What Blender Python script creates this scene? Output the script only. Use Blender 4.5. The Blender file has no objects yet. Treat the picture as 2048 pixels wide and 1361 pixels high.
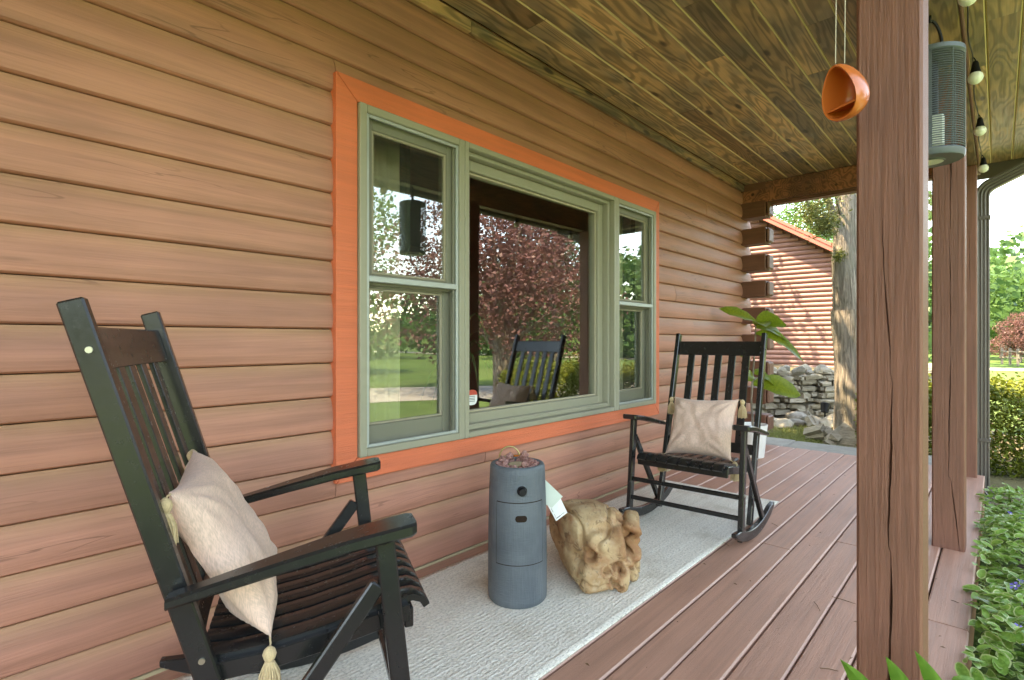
import bpy, math, random
import numpy as np
from mathutils import Vector, Matrix, noise as mnoise

R = math.radians
rng = random.Random(7)
nrg = np.random.default_rng(11)
scene = bpy.context.scene
COL = scene.collection

# ------------------------------------------------------------------ camera
YAW = math.atan2(.7373, .6755)
CAMP = Vector((0, -2.112, 1.12))
cam_d = bpy.data.cameras.new('camera'); cam_d.sensor_width = 36; cam_d.lens = 36 * 1062 / 2048
cam_d.clip_start = .02; cam_d.clip_end = 3000
cam = bpy.data.objects.new('camera', cam_d); COL.objects.link(cam)
cam.location = CAMP; cam.rotation_euler = (R(90), 0, -YAW)
scene.camera = cam

# ------------------------------------------------------------------ light
SUN_EL, SUN_AZ = R(60), math.atan2(-.72, .69)      # azimuth from +Y towards +X
sdir = Vector((math.sin(SUN_AZ) * math.cos(SUN_EL), math.cos(SUN_AZ) * math.cos(SUN_EL), math.sin(SUN_EL)))
world = bpy.data.worlds.new('World'); scene.world = world; world.use_nodes = True
wn = world.node_tree; wn.nodes.clear()
wo = wn.nodes.new('ShaderNodeOutputWorld'); wb = wn.nodes.new('ShaderNodeBackground')
sky = wn.nodes.new('ShaderNodeTexSky'); sky.sky_type = 'NISHITA'; sky.sun_disc = False
sky.sun_elevation = SUN_EL; sky.sun_rotation = SUN_AZ
sky.altitude = 300; sky.air_density = 1.0; sky.dust_density = 0.6; sky.ozone_density = 1.6
wb.inputs[1].default_value = .15
wn.links.new(sky.outputs[0], wb.inputs[0]); wn.links.new(wb.outputs[0], wo.inputs[0])
sun_d = bpy.data.lights.new('sun', 'SUN'); sun_d.energy = 2.0; sun_d.angle = R(.6); sun_d.color = (1, .95, .87)
sun = bpy.data.objects.new('sun', sun_d); COL.objects.link(sun)
sun.rotation_euler = sdir.to_track_quat('Z', 'Y').to_euler()
scene.view_settings.view_transform = 'Standard'; scene.view_settings.look = 'None'
scene.view_settings.gamma = 1; scene.view_settings.use_curve_mapping = False
scene.view_settings.exposure = 3.7
scene.view_settings.use_white_balance = True; scene.view_settings.white_balance_temperature = 10500; scene.view_settings.white_balance_tint = 10
scene.cycles.max_bounces = 10; scene.cycles.diffuse_bounces = 6; scene.cycles.glossy_bounces = 4
scene.cycles.transparent_max_bounces = 16; scene.cycles.sample_clamp_indirect = 8
scene.cycles.use_denoising = True

# ------------------------------------------------------------------ helpers: materials
class NT:
    def __init__(s, name):
        s.m = bpy.data.materials.new(name); s.m.use_nodes = True
        s.t = s.m.node_tree; s.t.nodes.clear()
        s.out = s.t.nodes.new('ShaderNodeOutputMaterial')
    def n(s, typ, **kw):
        x = s.t.nodes.new(typ)
        for k, v in kw.items():
            if k.startswith('i_'):
                key = k[2:]
                key = int(key) if key.isdigit() else key
                s.set(x.inputs[key], v)
            else: setattr(x, k, v)
        return x
    def set(s, inp, v):
        if isinstance(v, bpy.types.NodeSocket): s.t.links.new(v, inp)
        elif isinstance(v, (tuple, list)) and len(v) == 3 and inp.type == 'RGBA': inp.default_value = (*v, 1)
        else: inp.default_value = v
    def math(s, op, a, b=None, c=None, clamp=False):
        x = s.n('ShaderNodeMath', operation=op, use_clamp=clamp); s.set(x.inputs[0], a)
        if b is not None: s.set(x.inputs[1], b)
        if c is not None: s.set(x.inputs[2], c)
        return x.outputs[0]
    def mix(s, f, a, b, blend='MIX'):
        x = s.n('ShaderNodeMix', data_type='RGBA', blend_type=blend)
        s.set(x.inputs[0], f); s.set(x.inputs[6], a); s.set(x.inputs[7], b); return x.outputs[2]
    def ramp(s, v, lo, hi, a=0., b=1.):
        x = s.n('ShaderNodeMapRange', clamp=True, interpolation_type='SMOOTHSTEP')
        for i, q in enumerate((v, lo, hi, a, b)): s.set(x.inputs[i], q)
        return x.outputs[0]
    def pos(s): return s.n('ShaderNodeNewGeometry').outputs['Position']
    def obj(s): return s.n('ShaderNodeTexCoord').outputs['Object']
    def nz(s):
        return s.n('ShaderNodeSeparateXYZ', i_0=s.n('ShaderNodeNewGeometry').outputs['Normal']).outputs[2]
    def rand(s): return s.n('ShaderNodeObjectInfo').outputs['Random']
    def scaled(s, v, sc, add=None):
        x = s.n('ShaderNodeVectorMath', operation='MULTIPLY'); s.set(x.inputs[0], v); x.inputs[1].default_value = sc
        o = x.outputs[0]
        if add is not None:
            y = s.n('ShaderNodeVectorMath', operation='ADD'); s.set(y.inputs[0], o); s.set(y.inputs[1], add); o = y.outputs[0]
        return o
    def noise(s, v, scale=1., detail=3., rough=.55, dist=0.):
        x = s.n('ShaderNodeTexNoise'); s.set(x.inputs['Vector'], v); x.inputs['Scale'].default_value = scale
        x.inputs['Detail'].default_value = detail; x.inputs['Roughness'].default_value = rough
        x.inputs['Distortion'].default_value = dist
        return x.outputs[0]
    def voro(s, v, scale=1., feature='F1', rnd=1.):
        x = s.n('ShaderNodeTexVoronoi', feature=feature); s.set(x.inputs['Vector'], v); x.inputs['Scale'].default_value = scale
        x.inputs['Randomness'].default_value = rnd
        return x
    def bump(s, h, strength=.3, dist=.01, base=None):
        x = s.n('ShaderNodeBump'); x.inputs['Strength'].default_value = strength; x.inputs['Distance'].default_value = dist
        s.set(x.inputs['Height'], h)
        if base is not None: s.set(x.inputs['Normal'], base)
        return x.outputs[0]
    def bsdf(s, color, rough=.6, normal=None, **kw):
        x = s.n('ShaderNodeBsdfPrincipled'); s.set(x.inputs['Base Color'], color); s.set(x.inputs['Roughness'], rough)
        if normal is not None: s.set(x.inputs['Normal'], normal)
        for k, v in kw.items(): s.set(x.inputs[k.replace('_', ' ')], v)
        s.t.links.new(x.outputs[0], s.out.inputs[0]); return x
    def surf(s, o): s.t.links.new(o, s.out.inputs[0])

def painted_wood(name, base, grain=(1.2, 26, 26), light_tint=0., light_tint_col=(.36, .30, .17), crack=.0, rough=.6, gb=.35, var=.25, fine=1.):
    t = NT(name); p = t.pos()
    rv = t.rand()
    off = t.n('ShaderNodeCombineXYZ', i_0=t.math('MULTIPLY', rv, 37.), i_1=t.math('MULTIPLY', rv, 3.)).outputs[0]
    g = t.noise(t.scaled(p, grain, off), 1., 5., .6, .4)
    g2 = t.noise(t.scaled(p, tuple(4 * q for q in grain), off), 1.5, 3., .7)
    big = t.noise(p, 1.3, 3.)
    v = t.math('ADD', t.math('MULTIPLY', g, .6), t.math('MULTIPLY', big, .4))
    dk = tuple(c * (1 - var) for c in base); lt = tuple(min(1, c * (1 + var)) for c in base)
    c = t.mix(t.ramp(v, .3, .7), dk, lt)
    c = t.mix(t.ramp(rv, 0, 1, 0, .16), c, tuple(q * f for q, f in zip(base, (.8, .86, .9))))
    if light_tint:  # light from above put into the colour of upward faces
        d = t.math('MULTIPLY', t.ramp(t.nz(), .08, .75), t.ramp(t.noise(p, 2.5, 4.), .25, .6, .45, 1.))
        c = t.mix(t.math('MULTIPLY', d, light_tint), c, light_tint_col)
    h = t.math('ADD', t.math('MULTIPLY', g, .7), t.math('MULTIPLY', g2, .3))
    if fine:
        fg_ = t.noise(t.scaled(p, tuple(q * 7 if q > 10 else q * 3 for q in grain), off), 1., 4., .7)
        c = t.mix(t.ramp(fg_, .42, .70, 0, .30 * fine), c, tuple(q * .62 for q in base))
        c = t.mix(t.ramp(fg_, .30, .44, .18 * fine, 0), c, tuple(min(1, q * 1.35) for q in base))
        h = t.math('SUBTRACT', h, t.math('MULTIPLY', t.ramp(fg_, .45, .7), .5))
        vk = t.voro(t.scaled(p, tuple(q * .28 if q > 10 else q * .75 for q in grain), off), 1.)
        kn = t.math('SUBTRACT', 1., t.ramp(t.math('ADD', vk.outputs[0], t.math('MULTIPLY', fg_, .08)), .055, .10))
        c = t.mix(t.math('MULTIPLY', kn, .55 * fine), c, tuple(q * .35 for q in base))
    if crack:
        cn = t.noise(t.scaled(p, tuple(q * .8 if i else q * 1.3 for i, q in enumerate(grain)), off), 1., 2., .4, 1.1)
        gate = t.ramp(t.noise(t.scaled(p, (.9, 5, 5), off), 1.2, 1.), .55, .70)
        line = t.math('SUBTRACT', 1., t.ramp(t.math('ABSOLUTE', t.math('SUBTRACT', cn, .5)), .004, .022))
        k = t.math('MULTIPLY', t.math('MULTIPLY', line, gate), crack)
        c = t.mix(k, c, tuple(q * .25 for q in base))
        h = t.math('SUBTRACT', h, t.math('MULTIPLY', k, 1.2))
    t.bsdf(c, t.ramp(g, .2, .8, rough - .07, rough + .1), t.bump(h, gb, .006), Specular_IOR_Level=.35)
    return t.m

def plain(name, col, rough=.5, metal=0., nscale=40., nvar=.12, bump=.08, **kw):
    t = NT(name); p = t.pos(); n = t.noise(p, nscale, 4.); n2 = t.noise(p, nscale * .12, 3.)
    c = t.mix(t.math('MULTIPLY', t.math('ADD', n, n2), .5), tuple(q * (1 - nvar) for q in col), tuple(min(1, q * (1 + nvar)) for q in col))
    t.bsdf(c, t.ramp(n2, .3, .7, max(.03, rough - .06), rough + .06), t.bump(n, bump, .003), Metallic=metal, **kw)
    return t.m

def leafmat(name, a, b, trans=.35, rough=.45, scale=2., spec=.3):
    t = NT(name); p = t.pos()
    n = t.math('ADD', t.math('MULTIPLY', t.noise(p, scale, 2.), .5), t.math('MULTIPLY', t.noise(p, scale * 14, 1.), .5))
    c = t.mix(t.ramp(n, .35, .65), a, b)
    d = t.n('ShaderNodeBsdfPrincipled'); t.set(d.inputs['Base Color'], c); d.inputs['Roughness'].default_value = rough
    d.inputs['Specular IOR Level'].default_value = spec
    tr = t.n('ShaderNodeBsdfTranslucent'); t.set(tr.inputs[0], t.mix(.5, c, (c_ := (min(1, b[0] * 1.3), min(1, b[1] * 1.3), b[2]))))
    mx = t.n('ShaderNodeMixShader'); mx.inputs[0].default_value = trans
    t.t.links.new(d.outputs[0], mx.inputs[1]); t.t.links.new(tr.outputs[0], mx.inputs[2]); t.surf(mx.outputs[0])
    return t.m

M = {}
M['log'] = painted_wood('log_paint', (.455, .202, .143), grain=(1.1, 24, 24), light_tint=.40, light_tint_col=(.43, .355, .14), crack=.5, fine=.8, rough=.55, gb=.25)  # olive-yellow bounce light painted into the log tops
M['trim'] = painted_wood('salmon_trim_paint', (.76, .180, .088), grain=(1.5, 30, 30), rough=.5, gb=.4, var=.12, fine=.55)
M['post'] = painted_wood('post_paint', (.215, .090, .058), grain=(115, 115, 3.2), rough=.5, gb=1., var=.26, fine=.0)
M['deck'] = painted_wood('deck_paint', (.445, .228, .156), grain=(1.0, 34, 34), crack=.15, rough=.5, gb=.3, var=.22, fine=.45)
M['deck_edge'] = plain('worn_deck_edge', (.52, .31, .235), .55)
M['brown'] = painted_wood('dark_brown_paint', (.185, .082, .055), grain=(20, 3, 30), rough=.5, gb=.2)
def black_mat():
    t = NT('black_enamel'); p = t.pos(); n = t.noise(p, 40, 5., .65); b_ = t.noise(p, 4, 4.); sp = t.noise(p, 260, 2.)
    c = t.mix(b_, (.009, .0095, .010), (.016, .0165, .017))
    d = t.math('MULTIPLY', t.ramp(t.nz(), .2, .9, .05, 1.), t.math('MULTIPLY', t.ramp(n, .45, .75), t.ramp(b_, .35, .7)))
    c = t.mix(t.math('MULTIPLY', d, .06), c, (.14, .12, .10))
    c = t.mix(t.ramp(sp, .72, .80, 0, .10), c, (.10, .095, .085))
    t.bsdf(c, t.ramp(n, .3, .7, .21, .28), t.bump(t.math('ADD', n, sp), .03, .002), Specular_IOR_Level=.55); return t.m
M['black'] = black_mat()
M['frame'] = plain('sage_vinyl', (.31, .30, .225), .45, nvar=.08, bump=.05)
M['sash'] = plain('sage_sash', (.245, .24, .18), .45, nvar=.08, bump=.05)
M['bead'] = plain('tan_glazing_bead', (.42, .37, .27), .5, nvar=.08)
M['screenbar'] = plain('pale_screen_frame', (.42, .46, .45), .4, .3, nvar=.08)
M['room'] = plain('room_paint', (.22, .17, .12), .8)
M['dark'] = plain('dark_gap', (.03, .02, .015), .95, Specular_IOR_Level=.05)
M['steel'] = plain('bolt_steel', (.5, .48, .42), .3, 1.)
M['iron'] = plain('black_iron', (.015, .015, .017), .45, .5)
M['white'] = plain('white_ceramic', (.78, .79, .76), .35, nvar=.04)
M['paper'] = plain('white_paper', (.80, .82, .80), .7, nvar=.03)
M['papergreen'] = plain('pale_green_paper', (.62, .70, .62), .7, nvar=.04)
M['ink'] = plain('grey_ink', (.12, .13, .14), .8)
M['red'] = plain('sticker_red', (.62, .08, .05), .6)
M['brass'] = plain('aged_brass', (.55, .42, .20), .3, .9)
M['amber'] = plain('amber_resin', (.42, .11, .02), .2)
M['bulb'] = plain('frosted_bulb', (.78, .79, .66), .25, nvar=.03, Specular_IOR_Level=.6)
M['gutter'] = plain('brown_aluminium', (.125, .105, .09), .42, .2, nvar=.06)
M['cord'] = plain('pale_cord', (.50, .44, .33), .8)
M['soil'] = plain('garden_soil', (.055, .036, .024), .95, nvar=.5, nscale=30, bump=.8)

def ceiling_mat(name='stained_cedar', k=(1, 1, 1), rg_=.34):
    t = NT(name); p = t.pos(); rv = t.rand()
    off = t.n('ShaderNodeCombineXYZ', i_0=t.math('MULTIPLY', rv, 91.), i_1=t.math('MULTIPLY', rv, 13.)).outputs[0]
    big = t.noise(t.scaled(p, (.75, 5.5, 5.5), off), 1., 2.5, .5, .25)
    ring = t.math('SINE', t.math('MULTIPLY', big, 95.))
    ring = t.ramp(ring, -.6, .95)
    fine = t.noise(t.scaled(p, (3, 130, 130), off), 1., 3.)
    patch = t.noise(t.scaled(p, (1.1, 2.4, 2.4), off), 1.4, 3., .6)
    patch2 = t.noise(t.scaled(p, (1.5, 3.2, 3.2), off), 1.9, 2., .6)
    c = t.mix(t.ramp(patch, .36, .64), (.29, .195, .125), (.68, .375, .175))
    c = t.mix(t.ramp(patch2, .5, .75, 0, .75), c, (.29, .235, .18))
    c = t.mix(t.ramp(rv, .55, 1., 0, .5), c, (.46, .23, .12))
    c = t.mix(t.math('MULTIPLY', ring, .5), c, (.05, .04, .02))
    c = t.mix(t.math('MULTIPLY', fine, .35), c, (.04, .03, .02))
    vk = t.voro(t.scaled(p, (2.3, 7.0, 7.0), off), 1.)
    kd = t.math('ADD', vk.outputs[0], t.math('MULTIPLY', fine, .05))
    knot = t.math('SUBTRACT', 1., t.ramp(kd, .10, .19))
    c = t.mix(t.math('MULTIPLY', knot, .85), c, (.030, .018, .016))
    c = t.mix(1., c, k, 'MULTIPLY')
    vv = t.ramp(t.n('ShaderNodeTexWhiteNoise', noise_dimensions='1D', i_W=rv).outputs[0], 0., 1., .62, 1.32); hs = t.n('ShaderNodeHueSaturation'); t.set(hs.inputs['Value'], vv); hs.inputs['Saturation'].default_value = .92; t.set(hs.inputs['Color'], c); c = hs.outputs[0]
    h = t.math('ADD', t.math('MULTIPLY', ring, .4), t.math('MULTIPLY', fine, .6))
    t.bsdf(c, t.ramp(fine, .2, .8, .30, .5), t.bump(h, .25, .004), Specular_IOR_Level=.35)
    return t.m
M['ceil'] = ceiling_mat()
M['beam'] = ceiling_mat('stained_beam', (.62, .38, .36))
M['ceil_edge'] = plain('cedar_bevel', (.66, .50, .29), .6)
M['mould'] = M['ceil']

def rug_mat():
    t = NT('braided_rug'); p = t.pos()
    w = t.scaled(p, (1, 1, 1))
    ridge = t.math('SINE', t.math('MULTIPLY', t.math('ADD', t.n('ShaderNodeSeparateXYZ', i_0=p).outputs[1], t.math('MULTIPLY', t.noise(t.scaled(p, (14, 14, 1)), 1., 2.), .012)), 2 * math.pi / .019))
    dis = t.noise(t.scaled(p, (55, 90, 1)), 1., 2.)
    stit = t.noise(t.scaled(p, (75, 120, 1)), 1., 3., .75)
    stripe = t.noise(t.scaled(p, (.7, 38, 1)), 1., 3., .6)
    dirt = t.noise(p, 3.2, 5., .65)
    c = t.mix(t.ramp(stripe, .35, .65), (.78, .715, .61), (.86, .81, .71))
    c = t.mix(t.ramp(stit, .46, .64, 0, .75), c, (.44, .41, .345))
    c = t.mix(t.ramp(dis, .55, .75, 0, .35), c, (.70, .69, .65))
    c = t.mix(t.ramp(dirt, .52, .74, 0, .55), c, (.46, .38, .275))
    h = t.math('ADD', t.math('MULTIPLY', ridge, .10), t.math('ADD', stit, dis))
    t.bsdf(c, .92, t.bump(h, .9, .006), Specular_IOR_Level=.1)
    return t.m
M['rug'] = rug_mat()

def cloth_mat(name, col):
    t = NT(name); p = t.obj()
    a = t.noise(t.scaled(p, (60, 700, 60)), 1., 2.); b = t.noise(t.scaled(p, (700, 60, 60)), 1., 2.)
    n = t.math('MULTIPLY', t.math('ADD', a, b), .5); big = t.noise(p, 9, 2.)
    c = t.mix(t.ramp(n, .38, .62), tuple(q * .80 for q in col), tuple(min(1, q * 1.08) for q in col))
    c = t.mix(t.ramp(big, .4, .7, 0, .25), c, tuple(q * .85 for q in col))
    t.bsdf(c, .9, t.bump(n, .15, .001), Specular_IOR_Level=.1, Sheen_Weight=.2)
    return t.m
M['cloth'] = cloth_mat('beige_linen', (.70, .485, .395))
M['tassel'] = cloth_mat('tassel_yarn', (.56, .41, .24))

def curtain_mat(name, col, tr=.25):
    t = NT(name); p = t.pos(); n = t.noise(t.scaled(p, (60, 60, 6)), 1., 3.)
    c = t.mix(n, tuple(q * .85 for q in col), col)
    d = t.n('ShaderNodeBsdfDiffuse'); t.set(d.inputs[0], c); q = t.n('ShaderNodeBsdfTranslucent'); t.set(q.inputs[0], c)
    mx = t.n('ShaderNodeMixShader'); mx.inputs[0].default_value = tr
    t.t.links.new(d.outputs[0], mx.inputs[1]); t.t.links.new(q.outputs[0], mx.inputs[2]); t.surf(mx.outputs[0]); return t.m
M['curtain'] = curtain_mat('sheer_curtain', (.85, .78, .56))
M['curtain_dark'] = curtain_mat('green_grey_curtain', (.16, .19, .13))

def glass_mat(name, ior=1.75, tint=(.93, .96, .94), wob=.0):
    t = NT(name)
    lw = t.n('ShaderNodeLayerWeight'); lw.inputs[0].default_value = .5
    fr = t.math('ADD', ior, t.math('MULTIPLY', t.math('POWER', lw.outputs['Facing'], 5.), 1 - ior))
    tr = t.n('ShaderNodeBsdfTransparent'); tr.inputs[0].default_value = (*tint, 1)
    gl = t.n('ShaderNodeBsdfGlossy'); gl.inputs['Roughness'].default_value = .0; gl.inputs[0].default_value = (.97, .98, 1, 1)
    t.set(gl.inputs['Normal'], t.bump(t.noise(t.pos(), 2.5, 1.), .02, .02))
    mx = t.n('ShaderNodeMixShader'); t.t.links.new(fr, mx.inputs[0])
    t.t.links.new(tr.outputs[0], mx.inputs[1]); t.t.links.new(gl.outputs[0], mx.inputs[2]); t.surf(mx.outputs[0]); return t.m
M['glass'] = glass_mat('window_glass', .16)
def screen_mat():
    t = NT('insect_screen'); tr = t.n('ShaderNodeBsdfTransparent'); d = t.n('ShaderNodeBsdfDiffuse'); d.inputs[0].default_value = (.10, .11, .10, 1)
    mx = t.n('ShaderNodeMixShader'); mx.inputs[0].default_value = .14
    t.t.links.new(tr.outputs[0], mx.inputs[1]); t.t.links.new(d.outputs[0], mx.inputs[2]); t.surf(mx.outputs[0]); return t.m
M['screen'] = screen_mat()

def fire_mat():
    t = NT('blue_grey_resin'); p = t.obj(); pz = t.scaled(p, (30, 30, 190))
    a = t.noise(pz, 1., 2.); b = t.noise(t.scaled(p, (160, 160, 12)), 1., 3.); big = t.noise(p, 6, 3.)
    c = t.mix(t.ramp(big, .3, .7), (.075, .095, .112), (.115, .138, .155))
    c = t.mix(t.ramp(b, .4, .75, 0, .18), c, (.16, .18, .19))
    t.bsdf(c, .55, t.bump(t.math('ADD', a, b), .5, .004)); return t.m
M['fire'] = fire_mat()
def lava_mat():
    t = NT('lava_rock'); p = t.pos(); v = t.voro(p, 130.); n = t.noise(p, 60, 4.)
    c = t.mix(t.ramp(n, .3, .7), (.30, .13, .11), (.50, .27, .235))
    t.bsdf(c, .95, t.bump(t.math('ADD', v.outputs[0], n), 1., .008)); return t.m
M['lava'] = lava_mat()
def drift_mat():
    t = NT('driftwood'); p = t.obj()
    g = t.noise(t.scaled(p, (34, 7, 30)), 1., 5., .65, .8); n = t.noise(p, 7, 4., .6); f = t.noise(p, 45, 4.)
    c = t.mix(t.ramp(n, .35, .65), (.40, .23, .108), (.58, .405, .225))
    c = t.mix(t.ramp(t.noise(p, 11, 3.), .55, .75, 0, .85), c, (.40, .175, .075))
    c = t.mix(t.ramp(g, .34, .47, .75, 0), c, (.15, .08, .04))
    c = t.mix(t.ramp(f, .5, .75, 0, .35), c, (.60, .50, .36))
    st_ = t.n('ShaderNodeAttribute', attribute_name='stain').outputs['Fac']; c = t.mix(t.math('MULTIPLY', st_, t.ramp(f, .3, .6, .25, .75)), c, (.33, .135, .055))
    t.bsdf(c, .75, t.bump(t.math('ADD', g, t.math('MULTIPLY', f, .5)), .6, .008)); return t.m
M['drift'] = drift_mat()
def stone_mat(name, a, b, moss=0.):
    t = NT(name); p = t.pos(); rv = t.rand()
    n = t.noise(p, 5, 6., .65); s = t.noise(t.scaled(p, (6, 6, 40)), 1., 3.); f = t.noise(p, 60, 3.)
    c = t.mix(t.ramp(n, .3, .7), a, b); c = t.mix(t.ramp(rv, 0, 1, 0, .45), c, tuple(q * .55 for q in a))
    c = t.mix(t.ramp(f, .5, .8, 0, .3), c, tuple(q * .5 for q in a))
    if moss: c = t.mix(t.math('MULTIPLY', t.ramp(t.nz(), .3, .8), t.ramp(n, .5, .65, 0, moss)), c, (.12, .14, .04))
    t.bsdf(c, .85, t.bump(t.math('ADD', n, t.math('ADD', s, t.math('MULTIPLY', f, .3))), .7, .03)); return t.m
M['stone'] = stone_mat('fieldstone', (.28, .24, .175), (.50, .43, .325), .4)
M['stone2'] = stone_mat('pale_fieldstone', (.24, .215, .17), (.40, .36, .30))
M['slab'] = stone_mat('bluestone_slab', (.25, .225, .185), (.34, .31, .26), .2)
def bark_mat():
    t = NT('cedar_bark'); p = t.pos()
    g = t.noise(t.scaled(p, (26, 26, 2.4)), 1., 5., .65, .8); g2 = t.noise(t.scaled(p, (70, 70, 6)), 1., 3.); n = t.noise(p, 3, 3.)
    c = t.mix(t.ramp(g, .35, .65), (.11, .088, .068), (.30, .25, .20)); c = t.mix(t.ramp(n, .5, .7, 0, .5), c, (.14, .13, .09))
    t.bsdf(c, .9, t.bump(t.math('ADD', g, t.math('MULTIPLY', g2, .5)), 1., .04)); return t.m
M['bark'] = bark_mat()
def ground_mat(name, cols, scale, bumpd=.03):
    t = NT(name); p = t.pos(); n = t.noise(p, scale, 5., .65); f = t.noise(p, scale * 18, 3.); b = t.noise(p, scale * .15, 3.)
    c = t.mix(t.ramp(n, .35, .65), cols[0], cols[1]); c = t.mix(t.ramp(b, .4, .65, 0, .6), c, cols[2])
    c = t.mix(t.math('MULTIPLY', f, .4), c, tuple(q * .5 for q in cols[0]))
    t.bsdf(c, .95, t.bump(t.math('ADD', n, f), .6, bumpd), Specular_IOR_Level=.1); return t.m
M['lawn'] = ground_mat('lawn_grass', [(.062, .115, .034), (.10, .175, .052), (.125, .175, .062)], 1.5)
M['mulch'] = ground_mat('mulch_ground', [(.10, .075, .05), (.20, .16, .105), (.15, .15, .06)], 2.5)
M['drive'] = ground_mat('pale_driveway', [(.36, .34, .31), (.44, .42, .39), (.40, .38, .35)], 2.)
M['hill'] = ground_mat('wooded_hill', [(.05, .09, .02), (.09, .14, .035), (.06, .10, .03)], .12, .5)
M['roof'] = plain('red_metal_roof', (.42, .115, .085), .45, nscale=10)
M['glog'] = painted_wood('garage_log_paint', (.28, .128, .105), grain=(24, 1.1, 24), light_tint=.22, light_tint_col=(.55, .40, .33), crack=.5, rough=.55, gb=.2, var=.15)  # sky light on the log tops painted in as a paler tint
M['leaf_a'] = leafmat('bright_green_leaf', (.055, .125, .034), (.115, .225, .064))
M['leaf_b'] = leafmat('mid_green_leaf', (.038, .092, .028), (.082, .165, .050))
M['leaf_c'] = leafmat('dark_green_leaf', (.022, .065, .020), (.055, .11, .035))
M['leaf_red'] = leafmat('purple_maple_leaf', (.115, .058, .055), (.22, .105, .098))
M['leaf_cedar'] = leafmat('cedar_spray', (.06, .085, .022), (.16, .17, .05), trans=.2)
M['leaf_hedge'] = leafmat('hedge_leaf', (.055, .085, .012), (.20, .22, .03), scale=5., trans=.2)
M['leaf_fig'] = leafmat('fig_leaf', (.10, .16, .016), (.22, .28, .03), trans=.35, rough=.3, scale=4)
M['vinca'] = leafmat('periwinkle_leaf', (.12, .25, .045), (.24, .39, .085), trans=.35, rough=.32, scale=8.)
M['vinca_rim'] = leafmat('periwinkle_margin', (.30, .38, .12), (.50, .54, .26), trans=.3, rough=.35)
M['lily'] = leafmat('lily_leaf', (.06, .15, .02), (.12, .24, .035), trans=.3, rough=.35)
M['petal'] = leafmat('violet_petal', (.17, .13, .50), (.30, .24, .68), trans=.3)
M['grass'] = leafmat('grass_blade', (.12, .14, .04), (.24, .25, .085))
M['terra'] = plain('terracotta_glaze', (.52, .125, .030), .2, nscale=12, nvar=.15)
M['zap'] = plain('grey_powder_coat', (.095, .115, .13), .4, nvar=.08)
M['zap_in'] = plain('lamp_tube', (.72, .74, .66), .4)
M['tan'] = plain('tan_sandstone', (.40, .31, .19), .85, nscale=60, nvar=.25, bump=.5)
M['twig'] = plain('dry_twig', (.16, .08, .035), .9)
M['stem'] = plain('green_stem', (.10, .15, .04), .7)

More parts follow.
